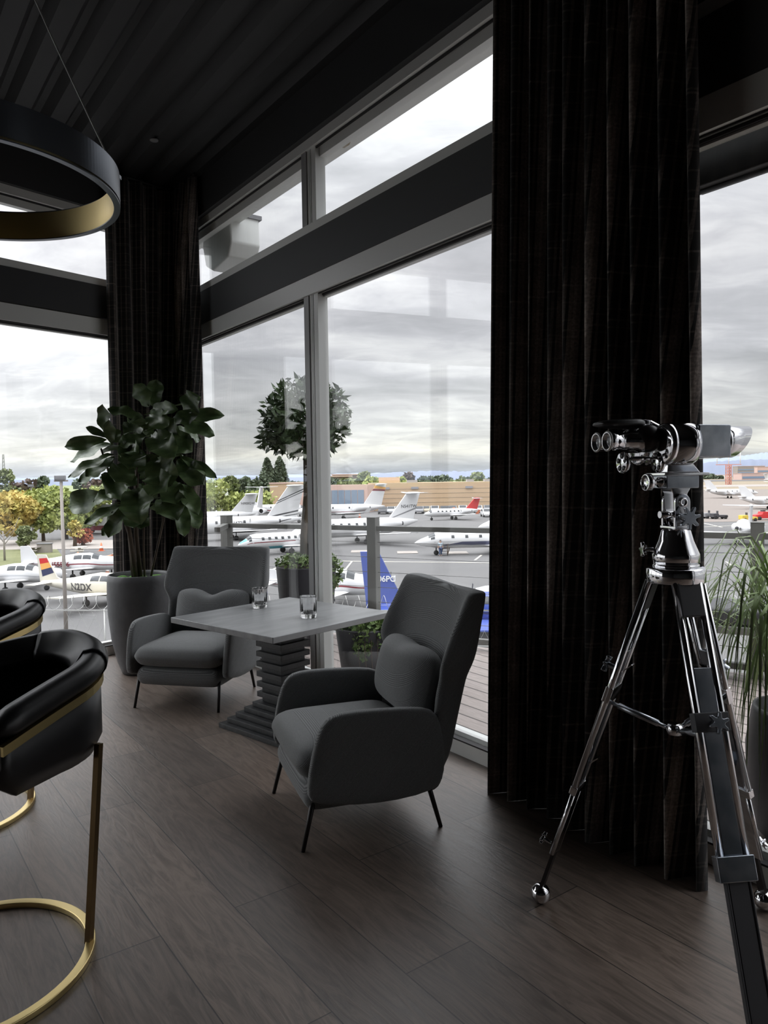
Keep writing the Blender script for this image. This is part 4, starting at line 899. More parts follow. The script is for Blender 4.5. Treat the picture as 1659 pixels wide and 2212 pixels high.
jet('business_jet', 'white jet with a gold and rust finned T-tail before the blue glass hangar doors', G(735, 163), R(188), L=20, rad=1.2, span=22, H=7.6, nwin=3, stripes={'fin': [('amber', (.82, .80), (.96, .90)), ('maroon', (.70, .72), (.80, .80))], 'body': [('maroon', -25, -20, .3, .95)]})
jet('business_jet', 'white jet seen end on, its level T-tail standing over the striped jet', G(540, 150), R(262), L=18, rad=1.15, span=17, H=7.4, nwin=0)
jet('business_jet', 'white jet whose low swept tail shows right beside the corner curtain', G(440, 135), R(195), L=19, rad=1.15, span=17, H=6.3, nwin=0, reg='N900GW')
jet('business_jet', 'white jet nose visible between the striped tail and the tree trunk', G(600, 178), R(8), L=15, rad=1.05, span=18, H=4.5, nwin=4, tail='low', stripes={'body': [('maroon', -30, -14, .1, .9)]})
jet('light_jet', 'small white jet with teal nose cap and teal belly behind the railing', G(612, 88), R(213), L=11.5, rad=.95, span=11, H=3.6, low=.65, nwin=6, tail='low', body='jet_white', winglet=False,
    stripes={'body': [('teal', -75, -38, .10, .75), ('teal', 40, 88, .012, .085), ('maroon', -6, 0, .08, .6)]})
jet('business_jet', 'white jet with round cabin windows partly behind the wide curtain', G(1170, 104), R(184), L=18, rad=1.2, span=18, H=5.6, nwin=7)
jet('business_jet', 'white tri-jet far out on the open airfield left of the red lattice mast', G(1580, 272), R(-4), L=19, rad=1.2, span=18, H=6.6, nwin=5, tail='low', reg=None)
jet('business_jet', 'white jet cut by the right frame edge, mid-distance on the field', G(1668, 182), R(-12), L=15, rad=1.1, span=17, H=5.7, nwin=6, tail='low')
jet('business_jet', 'white jet seen from behind, its thin T-tail rising above the right railing', G(1612, 92), R(68), L=15, rad=.95, span=15, H=5.0, nwin=0)
jet('business_jet', 'white airliner-like jet on the far taxiway at the right frame edge', G(1690, 640), R(4), L=34, rad=2, span=30, H=9, nwin=0, winglet=False)
# open door and stairs of the navy jet
PD = G(958, 83)
t = thing('airstair', 'open cabin door with brown handrail stairs on the navy-bellied jet', 'stairs', (PD.x, PD.y-.6, GZ), R(-20))
mb = MB(); mb.bx(-.4, .4, 1.5, 1.6, 1.0, 3.0); mb.build('doorway', 'dark_hole', t)
mb = MB()
for k in range(4): mb.bx(-.35, .35, .1+.28*k, .38+.28*k, .18+.26*k, .24+.26*k)
mb.build('tread', 'mid_grey', t)
for s in (-1, 1):
    mb = MB(); mb.tube([(s*.38, .0, .12), (s*.38, .0, 1.0), (s*.38, 1.35, 2.1)], .05, 6); mb.beam((s*.38, 0, .15), (s*.38, 1.4, 1.15), .04, .2); mb.build('handrail', 'bark', t)
# the man beside it
P0 = G(951, 84.5); P0.y = 82.6; P0 = G(951, 82.4)
t = thing('person', 'person in light blue shirt and jeans standing by the open jet door', 'person', P0, R(15))
import bmesh
def skinned(name, V, E, Rr, mat, par, root=0, sub=1):
    me = bpy.data.meshes.new(name); bm = bmesh.new(); ly = bm.verts.layers.skin.verify(); vs = [bm.verts.new(v) for v in V]
    for a_, b_ in E: bm.edges.new((vs[a_], vs[b_]))
    for i, v in enumerate(vs): v[ly].radius = (Rr[i], Rr[i]); v[ly].use_root = (i == root)
    bm.to_mesh(me); bm.free(); o = bpy.data.objects.new(name, me); COL.objects.link(o); o.parent = par
    md = o.modifiers.new('skin', 'SKIN'); md.use_smooth_shade = True; s_ = o.modifiers.new('sub', 'SUBSURF'); s_.levels = sub; s_.render_levels = sub; me.materials.append(MATS[mat]); return o
V = [(0, 0, .95), (0, .01, 1.15), (0, .0, 1.38), (0, 0, 1.50), (0, .0, 1.58), (0, -.01, 1.68), (0, 0, 1.77),
     (.18, 0, 1.42), (.25, -.02, 1.15), (.24, -.14, .93), (.22, -.19, .87), (-.18, 0, 1.42), (-.26, .02, 1.15), (-.27, -.06, .90), (-.27, -.08, .82),
     (.10, 0, .90), (.11, .0, .50), (.11, .03, .10), (.12, -.10, .05), (-.10, 0, .90), (-.11, -.03, .50), (-.12, .0, .10), (-.13, -.13, .05)]
E = [(0, 1), (1, 2), (2, 3), (3, 4), (4, 5), (5, 6), (2, 7), (7, 8), (8, 9), (9, 10), (2, 11), (11, 12), (12, 13), (13, 14), (0, 15), (15, 16), (16, 17), (17, 18), (0, 19), (19, 20), (20, 21), (21, 22)]
RR_ = [.15, .14, .17, .07, .08, .105, .06, .075, .05, .035, .03, .075, .05, .035, .03, .10, .065, .045, .04, .10, .065, .045, .04]
skinned('body', V, E, RR_, 'skin', t)
skinned('shirt', [(0, 0, .95), (0, .01, 1.15), (0, 0, 1.38), (0, 0, 1.46), (.18, 0, 1.42), (.25, -.02, 1.15), (-.18, 0, 1.42), (-.26, .02, 1.15)], [(0, 1), (1, 2), (2, 3), (2, 4), (4, 5), (2, 6), (6, 7)], [.175, .165, .19, .09, .09, .07, .09, .07], 'shirt', t)
skinned('trousers', [(0, 0, .97), (.10, 0, .88), (.11, 0, .50), (.11, .03, .12), (-.10, 0, .88), (-.11, -.03, .5), (-.12, 0, .12)], [(0, 1), (1, 2), (2, 3), (0, 4), (4, 5), (5, 6)], [.16, .115, .085, .07, .115, .085, .07], 'jeans', t)
mb = MB(); mb.ball((0, .015, 1.72), (.095, .105, .09), 12, 8); mb.build('hair', 'dark_grey', t)
# ---- light propeller aircraft
PROP = [(0, .12, -.05), (.01, .28, -.05), (.03, .62, -.05), (.10, .74, -.04), (.24, .80, 0), (.30, .92, .12), (.36, 1, .2), (.46, 1.0, .2), (.56, .88, .12), (.70, .62, .08), (.85, .38, .12), (.97, .2, .2), (1, .08, .22)]
def prop(name, label, loc, head, L=7.6, rad=.70, span=10, H=2.9, body='jet_white', fin=None, tail='low', reg=None, reg_mat='dark_grey', stripe='maroon', bands=None, zc=1.15, fin_k=1.0, reg_size=.5, spin=True, wing_z=None, group='small propeller planes parked below the window', reg_at='body', tc=.085, bc=.50):
    t = thing(name, label, 'aeroplane', loc, head, group)
    fu = fuselage(L, rad, zc, PROP, seg=22, squash=1.05).build('fuselage', body, t)
    wz = wing_z if wing_z is not None else zc-rad*.55
    for s in (-1, 1):
        mb = MB(); mb.loft(wing_poly(L*.20, L*.22, L*.17, L*.13, s*rad*.4, s*span/2, wz, wz+.45, .2), True, False); mb.build('wing', body, t)
        mb = MB(); mb.loft(wing_poly(-L*.37, L*.12, -L*.39, L*.085, s*.05, s*span*.17, zc+rad*.25 if tail == 'low' else H-.1, zc+rad*.25 if tail == 'low' else H-.1, .1), True, False); mb.build('tailplane', body, t)
    F_ = [(-L*.26, zc+rad*.35), (-L*.345, zc+rad*.75), (-L*.345-(H-zc)*.42*fin_k, H), (-L*.345-(H-zc)*.42*fin_k-L*tc, H), (-L*bc, zc+rad*.1), (-L*.40, zc)]
    mb = MB(); mb.prism(F_, -.055, .055, Matrix.Rotation(PI/2, 4, 'X')); fn = mb.build('vertical_fin', fin or body, t, bevel=.02)
    if bands:
        for mat, k0, k1 in bands:
            def Q(k, q): 
                le = Vector(F_[1]).lerp(Vector(F_[2]), k); te = Vector(F_[4]).lerp(Vector(F_[3]), k); return le.lerp(te, q)
            mb = MB(); mb.prism([Q(k0, .04), Q(k0, .80), Q(k1, .80), Q(k1, .04)], -.062, .062, Matrix.Rotation(PI/2, 4, 'X')); mb.build('stripe', mat, fn)
    # glazed cabin: windows each side and a windshield
    for a0, a1 in ((22, 52), (128, 158)):
        for t0, t1 in ((.33, .405), (.415, .49)):
            mb = MB(); surf_patch(mb, L, rad, zc, PROP, t0, t1, a0, a1, 1.012, 4, 4, 1.05); mb.build('cabin_window', 'jet_glass', t)
    mb = MB(); surf_patch(mb, L, rad, zc, PROP, .262, .322, 30, 150, 1.012, 4, 10, 1.05); mb.build('windshield', 'jet_glass', t)
    if stripe:
        mb = MB(); surf_patch(mb, L, rad, zc, PROP, .04, .93, -14, -6, 1.008, 20, 2, 1.05); surf_patch(mb, L, rad, zc, PROP, .04, .93, 186, 194, 1.008, 20, 2, 1.05); mb.build('stripe', stripe, t)
    mb = MB(); mb.lathe([(.02, .32), (.10, .2), (.15, 0)], (L/2, 0, zc-.03), 16, axis='x'); sp = mb.build('spinner', body, t)
    mb = MB(); 
    for s in (-1, 1): mb.beam((L/2+.08, 0, zc-.03), (L/2+.08, s*.35, zc-.03+s*.85), .14, .03, (1, 0, 0))
    mb.build('propeller', 'dark_grey', t)
    gear(t, L*.34, 0, zc-.4, .2); gear(t, -L*.0+.2, 1.3, zc-.4, .24); gear(t, -L*.0+.2, -1.3, zc-.4, .24)
    if reg:
        for s in (-1, 1):
            X = Vector(((1 if s < 0 else -1), 0, 0))
            if reg_at == 'fin': p = Vector((-L*.462, s*.07, zc+(H-zc)*.53)); pr = fn
            else: p = Vector((-L*.13+(.5 if reg == 'N2DX' else 0), s*(rad*.83), zc-.02)); pr = fu
            Mx = frame(X, (0, 0, 1), p)
            base_y[0] = abs(p.y); lettering(reg, reg_size, reg_mat, pr, Mx, .02, 'registration_lettering', .006, None if reg_at == 'fin' else skin_snap(L, rad, zc, PROP, s, 1.05))
    return t
prop('propeller_plane', 'cream light plane with red, amber and navy bands on its fin, registration N2DX', G(203, 53), R(-17), L=9.6, rad=.80, span=11, H=3.45, zc=1.25, body='jet_cream', reg='N2DX', stripe=None, bands=[('red', .66, .86), ('amber', .44, .66), ('navy', .20, .44)], reg_size=.72)
prop('propeller_plane', 'white low-wing light plane with maroon side stripe behind the cream one', G(160, 68), R(4), L=9.6, rad=.78, span=11, H=3.0, zc=1.3, reg='N55576', reg_mat='maroon', reg_size=.6)
prop('propeller_plane', 'white light plane cut by the left frame edge, above the rear bar stool', G(18, 60), R(2), L=8.6, rad=.75, span=11, H=2.7, zc=1.3, stripe='jet_grey')
prop('propeller_plane', 'white light plane with a dark red side line, parked behind the bay tree planter', G(700, 50), R(-6), L=8.8, rad=.85, span=10.5, H=2.6, zc=1.55)
prop('propeller_plane', 'blue-finned turboprop showing N106PC in white, beyond the middle railing post', G(1001, 41), R(-8), L=10, rad=.85, span=11, H=4.55, zc=1.25, body='blue', fin='blue', reg='N106PC', reg_mat='white_paint', reg_size=.46, reg_at='fin', fin_k=.95, tc=.105, bc=.55, stripe='navy')
prop('propeller_plane', 'white light plane with blue trim glimpsed between the side-on armchair and the wide curtain', G(1158, 45), R(188), L=8, rad=.8, span=10, H=2.6, zc=1.5, stripe='blue')
# ---- cars
def car(name, label, loc, head, col, kind='car', group='cars parked along the tan hangar'):
    t = thing(name, label, 'truck' if kind == 'pickup' else 'car', loc, head, group if kind == 'car' else None)
    if kind == 'car': side = [(-2.2, .35), (-2.2, .85), (-1.6, .98), (-1.1, 1.42), (.3, 1.45), (.95, .98), (2.0, .85), (2.2, .6), (2.2, .35)]
    else: side = [(-2.6, .5), (-2.6, 1.1), (-.5, 1.1), (-.45, 1.75), (.6, 1.75), (1.1, 1.15), (2.4, 1.05), (2.55, .8), (2.55, .5)]
    mb = MB(); mb.prism(side, -.88, .88, Matrix.Rotation(PI/2, 4, 'X')); mb.build('body', col, t, bevel=.08)
    if kind == 'car': t.scale = (1.2, 1.2, 1.25)
    mb = MB(); 
    if kind == 'car': mb.prism([(-1.35, 1.02), (-1.02, 1.36), (.22, 1.38), (.72, 1.02)], -.9, .9, Matrix.Rotation(PI/2, 4, 'X')); mb.prism([(.36, 1.42), (.93, 1.02), (.97, 1.03), (.40, 1.44)], -.7, .7, Matrix.Rotation(PI/2, 4, 'X'))
    else: mb.prism([(-.38, 1.2), (-.36, 1.66), (.55, 1.66), (.9, 1.2)], -.9, .9, Matrix.Rotation(PI/2, 4, 'X'))
    mb.build('glazing', 'jet_glass', t)
    for x in (-1.4, 1.4):
        for y in (-.8, .8): mb = MB(); mb.lathe([(.05, -.11), (.33, -.1), (.33, .1), (.05, .11)], (x, y, .33), 16, axis='y'); mb.build('wheel', 'tyre', t)
    return t
car('pickup_truck', 'white pickup truck parked beneath the striped tail, left of the tree trunk', G(632, 152), R(3), 'jet_white', 'pickup')
WHERE = ['leftmost, left of the second jet tail', 'second from the left along the wall', 'third from the left along the wall', 'just right of the tall white tail fin', 'tan one right of the tall white tail fin', 'half hidden behind the nose of the red-tailed jet', 'above the cabin of the red-tailed jet', 'dark one above the red-tailed jet', 'just left of the red tail fin', 'right of the red tail fin', 'second from the curtain edge', 'nearest the wide curtain']
px = [828, 846, 862, 907, 921, 940, 961, 978, 1000, 1033, 1054, 1072]
cc_ = ['dark_grey', 'jet_grey', 'jet_white', 'mid_grey', 'tan_car', 'jet_grey', 'dark_grey', 'mid_grey', 'jet_white', 'jet_white', 'mid_grey', 'dark_grey']
cn = ['black', 'grey', 'white', 'grey', 'tan', 'grey', 'black', 'grey', 'white', 'white', 'grey', 'black']
for i in range(12): car('parked_car', '%s car facing out from the hangar, %s' % (cn[i], WHERE[i].replace('tan one', 'the one').replace('dark one', 'the one')), G(px[i], 186+(i % 3)), R(-95), cc_[i])
car('parked_car', 'white car on the open ramp below the row, beside the red-tailed jet', G(1052, 165), R(-88), 'jet_white')
# ground vehicles on the right
t = thing('fire_truck', 'low red airport tender on the right of the ramp', 'truck', G(1655, 139), R(4)); t.scale = (.78, .78, .72)
mb = MB(); mb.prism([(-3.4, .5), (-3.4, 1.3), (-1.6, 1.6), (-1.4, 2.2), (-.2, 2.2), (0, 1.5), (3.4, 1.2), (3.4, .5)], -1.1, 1.1, Matrix.Rotation(PI/2, 4, 'X')); mb.build('body', 'red', t, bevel=.08)
for x in (-2.3, 2.2):
    for y in (-1, 1): mb = MB(); mb.lathe([(.05, -.15), (.5, -.14), (.5, .14), (.05, .15)], (x, y, .5), 14, axis='y'); mb.build('wheel', 'tyre', t)
mb = MB(); mb.bx(-1.2, -.5, -.5, .5, 2.2, 2.6); mb.build('light_bar', 'dark_grey', t)
def tug(loc, label, col, name='baggage_tug'):
    t = thing(name, label, 'tug', loc, R(5)); mb = MB(); mb.prism([(-1.5, .35), (-1.5, 1.1), (-.5, 1.15), (-.3, .8), (1.4, .8), (1.5, .35)], -.7, .7, Matrix.Rotation(PI/2, 4, 'X')); mb.build('body', col, t, bevel=.05)
    mb = MB(); mb.bx(-.4, -.3, -.3, .3, .9, 1.6); mb.bx(-.8, -.3, -.3, .3, .9, 1.0); mb.build('seat', 'dark_grey', t)
    for x in (-1, 1):
        for y in (-.6, .6): mb = MB(); mb.lathe([(.05, -.1), (.32, -.1), (.32, .1), (.05, .1)], (x, y, .32), 12, axis='y'); mb.build('wheel', 'tyre', t)
tug(G(1535, 146), 'dark tow tug on the ramp beside the wide curtain edge', 'mid_grey')
tug(G(1553, 144), 'black towed cart just right of the dark tow tug', 'dark_grey', 'towed_cart')
tug(G(1616, 136), 'yellow tug parked against the red tender', 'yellow')
# ---- traffic cones
def cone(loc, label, s=1.0):
    t = thing('traffic_cone', label, 'cone', loc, 0, 'orange traffic cones'); mb = MB(); mb.lathe([(.2*s, .03), (.05*s, .75*s), (.01, .76*s)], seg=14); mb.bx(-.25*s, .25*s, -.25*s, .25*s, 0, .04); mb.build('cone_body', 'orange', t)
    mb = MB(); mb.lathe([(.155*s, .27*s), (.115*s, .47*s)], seg=14, cap=False); mb.build('white_band', 'white_paint', t)
cone(atZ(219, 1190, GZ), 'orange traffic cone with white band on the sidewalk, beside the fig leaves', 1.4)
cone(atZ(169, 1205, GZ), 'small orange traffic cone right behind the lamp post, on the lawn edge', .9)
cone(atZ(232, 1240, GZ), 'orange traffic cone between the white light plane and the fig pot', 1.0)
cone(atZ(777, 1118, GZ), 'orange traffic cone under the wing of the gold-tipped jet', 1.3)
# picnic tables and kerb items
def picnic(loc, label, col='concrete'):
    t = thing('picnic_table', label, 'table', loc, R(10), 'pale picnic tables under the trees'); mb = MB(); mb.lathe([(1.0, .72), (1.0, .80), (.01, .80)], seg=24); mb.build('top', col, t)
    mb = MB(); mb.bx(-.15, .15, -.15, .15, 0, .73); mb.build('pedestal', col, t)
    for s in (-1, 1): mb = MB(); mb.bx(-.8, .8, s*1.35-.2, s*1.35+.2, .38, .46); mb.bx(-.1, .1, s*1.35-.1, s*1.35+.1, 0, .4); mb.build('seat', col, t)
picnic(atZ(172, 1195, GZ), 'round pale picnic table right of the lamp post', 'jet_cream'); picnic(atZ(72, 1195, GZ), 'round pale picnic table left of the lamp post', 'concrete')
t = thing('utility_cabinet', 'pale grey utility cabinet under the yellow-green trees', 'cabinet', atZ(97, 1194, GZ), R(5)); t.scale = (.7, .7, .7); mb = MB(); mb.bx(-1.2, 1.2, -.5, .5, 0, 1.6); mb.build('body', 'concrete', t, bevel=.05); mb = MB(); mb.bx(-1.3, 1.3, -.6, .6, 1.6, 1.75); mb.build('lid', 'mid_grey', t)
t = thing('red_kerb', 'red painted kerb block with a white end near the fig tree leaves', 'kerb', (0, 0, 0)); mb = MB(); mb.beam(atZ(215, 1207, GZ+.1), atZ(245, 1200, GZ+.1), .4, .25); mb.build('painted_side', 'orange', t); mb = MB(); mb.beam(atZ(246, 1200, GZ+.15), atZ(256, 1197, GZ+.15), .6, .4); mb.build('end_block', 'concrete', t)
t = thing('box_truck', 'white box truck with red base seen through the fig leaves', 'truck', G(232, 128), R(-8)); mb = MB(); mb.bx(-5, 5, -1.2, 1.2, 1.4, 5.2); mb.build('box', 'white_paint', t, bevel=.1); mb = MB(); mb.bx(-5.2, 5.2, -1.1, 1.1, .6, 1.4); mb.build('chassis', 'maroon', t)
for x in (-3.5, 3.5):
    for y in (-1.1, 1.1): mb = MB(); mb.lathe([(.05, -.2), (.5, -.2), (.5, .2), (.05, .2)], (x, y, .5), 14, axis='y'); mb.build('wheel', 'tyre', t)
# lamp posts
def lamp(loc, top, label, w=.09, head=.35):
    t = thing('lamp_post', label, 'lamp post', loc, R(8)); h = top-loc.z
    mb = MB(); mb.tube([(0, 0, 0), (0, 0, h)], [w*1.25, w*.85], 12); mb.build('pole', 'concrete', t)
    mb = MB(); mb.bx(-head*1.1, head*1.1, -.08, .08, h, h+.08); mb.build('cross_arm', 'concrete', t)
    mb = MB(); mb.bx(-head, head*.7, -head*.6, head*.6, h+.08, h+.08+head*.8); mb.build('floodlight', 'mid_grey', t, bevel=.03)
lb = G(146, 36, 1300); lamp(Vector((lb.x-.12, lb.y, GZ)), 1.64+.13, 'tall pale grey floodlight pole standing close outside the left window', .085, .28)
l2 = G(71, 130); lamp(l2, 1.2, 'small distant floodlight pole above the yellow-green trees', .12, .5)
t = thing('radio_mast', 'tiny lattice radio mast on the horizon at the far left', 'mast', G(13, 420)); mb = MB()
for s in (-1, 1): mb.beam((s*1.2, 0, 0), (s*.3, 0, 26), .3, .3)
for k in range(12): mb.beam((-1.2+.075*k, 0, 2*k+1), (1.2-.075*k, 0, 2*k+2.5), .15, .15)
mb.build('lattice', 'mid_grey', t)
# ---- razor wire on the perimeter fence
t = thing('razor_wire_fence', 'mesh perimeter fence topped with coiled razor wire below the terrace', 'fence', (0, 0, 0))
fa = G(-60, 33); fb = G(1700, 30)
zt = atY(820, 1300, 31.6).z
mb = MB(); mb.beam(fa+Vector((0, 0, zt-GZ-.35)), fb+Vector((0, 0, zt-GZ-.35)), .05, .05); mb.beam(fa+Vector((0, 0, 1.5)), fb+Vector((0, 0, 1.5)), .04, .04); mb.build('rail', 'wire', t)
L_ = (fb-fa).length; dr = (fb-fa).normalized()
for k in range(int(L_/3)+1):
    p = fa+dr*3*k; mb = MB(); mb.tube([p, p+Vector((0, 0, zt-GZ-.3))], .03, 6); mb.build('post', 'wire', t)
mb = MB(); pts = []; sdv = Vector((-dr.y, dr.x, 0)); n_ = int(L_/.55)*14
for i in range(n_): a = 2*PI*i/14; pts.append(fa+dr*(L_*i/n_)+sdv*(.3*math.cos(a))+Vector((0, 0, zt-GZ+.30*math.sin(a))))
mb.tube(pts, .010, 4); mb.build('razor_coil', 'wire', t)
mb = MB()
for k in range(int(L_/.6)):
    p = fa+dr*.6*k; mb.beam(p+Vector((0, 0, .1)), p+dr*1.5+Vector((0, 0, zt-GZ-.35)), .008, .008); mb.beam(p+dr*1.5+Vector((0, 0, .1)), p+Vector((0, 0, zt-GZ-.35)), .008, .008)
mb.build('mesh', 'wire', t)
# ---- hangars and buildings
varied('tan_wall', (.52, .37, .235), (.57, .415, .27), .15, .85, stretch=(.2, .2, 3)); principled('pink_fascia', (.60, .42, .36), .7); principled('door_blue', (.22, .28, .36), .3); principled('roof_grey', (.3, .3, .32), .7)
def bldg(name, label, p0, p1, h, mat, depth=25):
    t = thing(name, label, 'building', p0); d = (p1-p0); d.z = 0; Lb = d.length; t.rotation_euler = (0, 0, math.atan2(d.y, d.x)); mb = MB(); mb.bx(0, Lb, 0, depth, 0, h); mb.build('wall', mat, t); return t, Lb
p0, p1 = G(796, 205), G(1160, 205); hh = atY(930, 1042, 205).z-GZ
t, Lb = bldg('hangar', 'long tan concrete hangar with ribbed walls behind the parked cars', p0, p1, hh, 'tan_wall')
for k in range(5): mb = MB(); mb.bx(0, Lb, -.06, 0, .9+1.25*k, .98+1.25*k); mb.build('wall_groove', 'tan_car', t)
for x in (4, 12, 27): mb = MB(); mb.bx(x, x+2, -.3, 0, 5.9, 6.5); mb.build('wall_lamp', 'roof_grey', t)
mb = MB(); mb.bx(3, 9, 4, 9, hh, hh+1.6); mb.build('roof_box', 'tan_wall', t)
for x, w in ((11, 3), (28, 2), (42, 4), (33, 1.5)): mb = MB(); mb.bx(x, x+w, 5, 8, hh, hh+.7); mb.build('roof_unit', 'roof_grey', t)
p0, p1 = G(640, 200), G(795, 196); t, Lb = bldg('glass_door_hangar', 'hangar with pink fascia and tall blue glass doors behind the mullion', p0, p1, hh*.96, 'pink_fascia', 8)
for k in range(6): mb = MB(); mb.bx(Lb*.42+k*Lb*.09, Lb*.42+k*Lb*.09+Lb*.082, -.1, 0, .3, hh*.78); mb.build('door_panel', 'door_blue', t)
p0, p1 = G(585, 225), G(668, 222); t, Lb = bldg('low_tan_building', 'low tan warehouse behind the striped jet tail', p0, p1, hh*1.02, 'tan_wall', 12)
mb = MB(); mb.bx(-.2, Lb+.2, -.2, 12, hh*1.02, hh*1.02+.4); mb.build('parapet', 'pink_fascia', t)
def block(px, D, w, h, label, mat, name='office_building', bands=0, rz=0):
    p = G(px, D); t = thing(name, label, 'building', p, rz); mb = MB(); mb.bx(-w/2, w/2, 0, w*.4, 0, h); mb.build('wall', mat, t)
    for k in range(bands): mb = MB(); z = h*(.2+.7*k/bands); mb.bx(-w/2+1, w/2-1, -.3, 0, z, z+h*.35/bands); mb.build('window_band', 'door_blue', t)
    mb = MB(); mb.bx(-w/2-.5, w/2+.5, -.4, w*.4, h, h+.6); mb.build('roof', 'pink_fascia', t)
block(758, 420, 20, 11.5, 'square grey office block peeping over the glass door hangar', 'leaf_brown', bands=3)
block(712, 400, 24, 10.5, 'wide dim office block left of the square one behind the hangar', 'leaf_brown', bands=3)
block(1622, 1500, 55, 25, 'pale office building with green glass bands on the far right horizon', 'concrete', bands=3)
block(1652, 1400, 30, 22, 'pink brick office tower at the far right horizon edge', 'pink_fascia', bands=2)
block(1650, 1150, 70, 10, 'long low pink terminal building at the right frame edge', 'pink_fascia', bands=1)
block(1560, 1600, 40, 8, 'low white shed beyond the runway, left of the lattice mast', 'white_paint')
block(515, 520, 30, 9, 'low white rooftop beyond the green trees on the left', 'white_paint'); block(480, 480, 16, 8, 'small pale roof beside the corner curtain, beyond the trees', 'white_paint')
t = thing('lattice_tower', 'red lattice tower with three white aerials on the airfield', 'tower', G(1573, 640)); mb = MB(); hT = 17
principled('hazy_red', (.55, .25, .20), .8)  # tower red, muted so the colour carries the distance haze
for a, b in ((-1.6, -1.6), (1.6, -1.6), (1.6, 1.6), (-1.6, 1.6)): mb.beam((a, b, 0), (a, b, hT), .6, .6)
for k in range(6):
    z = hT*k/6; mb.bx(-1.8, 1.8, -1.8, 1.8, z, z+.5); mb.beam((-1.6, -1.6, z), (1.6, -1.6, z+hT/6), .4, .4); mb.beam((1.6, -1.6, z), (-1.6, -1.6, z+hT/6), .4, .4)
mb.build('lattice', 'hazy_red', t)
for k, x in enumerate((-10, 0, 10)): mb = MB(); mb.tube([(x, 0, hT if x == 0 else hT+1), (x, 0, hT+14)], .35, 6); mb.build('aerial', 'white_paint', t)
mb = MB(); mb.bx(-11, 11, -.3, .3, hT, hT+.6); mb.build('crossbar', 'hazy_red', t)
# ---- trees
TR = random.Random(21)
def tree(name, label, loc, h, w, mat, n=900, leafs=.5, trunk=.3, crown0=.25, pointy=False, blobs=7, group=None, stem=True):
    t = thing(name, label, 'tree', loc, TR.uniform(0, 6), group)
    mb = MB()
    if name == 'conifer_tree':
        for k in range(n):
            q = TR.random()**.8; z = h*(.1+.9*q); r_ = w/2*(1-q)**.75*1.05+.1; a = TR.uniform(0, 2*PI); rr_ = r_*TR.uniform(.5, 1); c = Vector((rr_*math.cos(a), rr_*math.sin(a), z)); dense(mb, c, (.3, .3, .3), 1, leafs, TR)
    else:
        for b in range(blobs):
            a = TR.uniform(0, 2*PI); q = TR.uniform(0, .30)*w; bz = h*TR.uniform(crown0+.2, .80); br = w*TR.uniform(.26, .36)
            dense(mb, (q*math.cos(a), q*math.sin(a), bz), (br, br, min(br*.75, h-bz)), n//blobs, leafs, TR, shell=.55)
    mb.build('crown', mat, t)
    if stem:
        mb = MB(); mb.tube([(0, 0, 0), (.05*h*.3, 0, h*.3), (0, .03*h, h*.6)], [trunk, trunk*.7, trunk*.3], 8)
        for k in range(4): a = TR.uniform(0, 6.28); mb.tube([(0, 0, h*.28), (w*.28*math.cos(a), w*.28*math.sin(a), h*.62)], [trunk*.45, trunk*.12], 5)
        mb.build('trunk', 'bark', t)
    return t
def T_(name, label, px, D, ytop, wpx, mat, **k):
    g = G(px, D, ytop); top = atY(px, ytop, D).z; return tree(name, label, g, top-GZ, wpx*D/FPX, mat, **k)
gl = 'trees along the left lawn'
for a in [('broad yellow-green tree cut by the left frame edge', -12, 105, 1052, 90, 'leaf_yellow'), ('yellow-green tree just left of the lamp post', 42, 108, 1056, 90, 'leaf_yellow'), ('olive-green tree filling the space left of the lamp pole', 90, 112, 1050, 90, 'leaf_green'), ('olive-green tree behind the lamp pole', 140, 116, 1048, 90, 'leaf_green'), ('green tree right of the lamp pole, behind the fig leaves', 190, 125, 1050, 90, 'leaf_green'), ('green tree hidden mostly by the fig leaves', 240, 135, 1052, 80, 'leaf_green')]:
    T_('leafy_tree', a[0], *a[1:], n=2600, leafs=.42, blobs=10, crown0=.1, group=gl)
for a in [('far row yellow-green tree, leftmost behind the broad one', 20, 150, 1058, 110, 'leaf_yellow'), ('far row green tree behind the small floodlight pole', 75, 155, 1054, 110, 'leaf_green'), ('far row green tree directly behind the lamp head', 125, 160, 1046, 110, 'leaf_green'), ('far row olive tree right of the lamp head', 180, 165, 1044, 100, 'leaf_green'), ('far row green tree nearest the fig trunk', 235, 165, 1046, 100, 'leaf_olive')]:
    T_('leafy_tree', a[0], *a[1:], n=1600, leafs=.6, blobs=10, crown0=.05, group=gl)
T_('leafy_tree', 'dark green small tree with low crown by the picnic area', 52, 98, 1132, 40, 'leaf_olive', n=1200, leafs=.35, crown0=.05, group=gl)
T_('red_shrub', 'red-leaved small tree between lamp post and fig', 178, 104, 1128, 46, 'leaf_red', n=900, leafs=.28, crown0=.1)
T_('leafy_tree', 'young tree with amber leaves by the round picnic table', 160, 102, 1120, 40, 'leaf_yellow', n=500, leafs=.25, group=gl)
t = thing('bare_tree', 'slender bare pale tree on the lawn at the left', 'tree', G(8, 84)); mb = MB(); mb.tube([(0, 0, 0), (0, 0, 2.2), (-.1, 0, 3.4)], [.13, .10, .06], 8)
for k in range(6): s = (-1)**k; mb.tube([(0, 0, 1.8+.25*k), (s*(.9+.12*k), .2, 3.0+.3*k), (s*(1.3+.1*k), .3, 4.0+.25*k)], [.05, .03, .012], 6)
mb.build('branches', 'concrete', t)
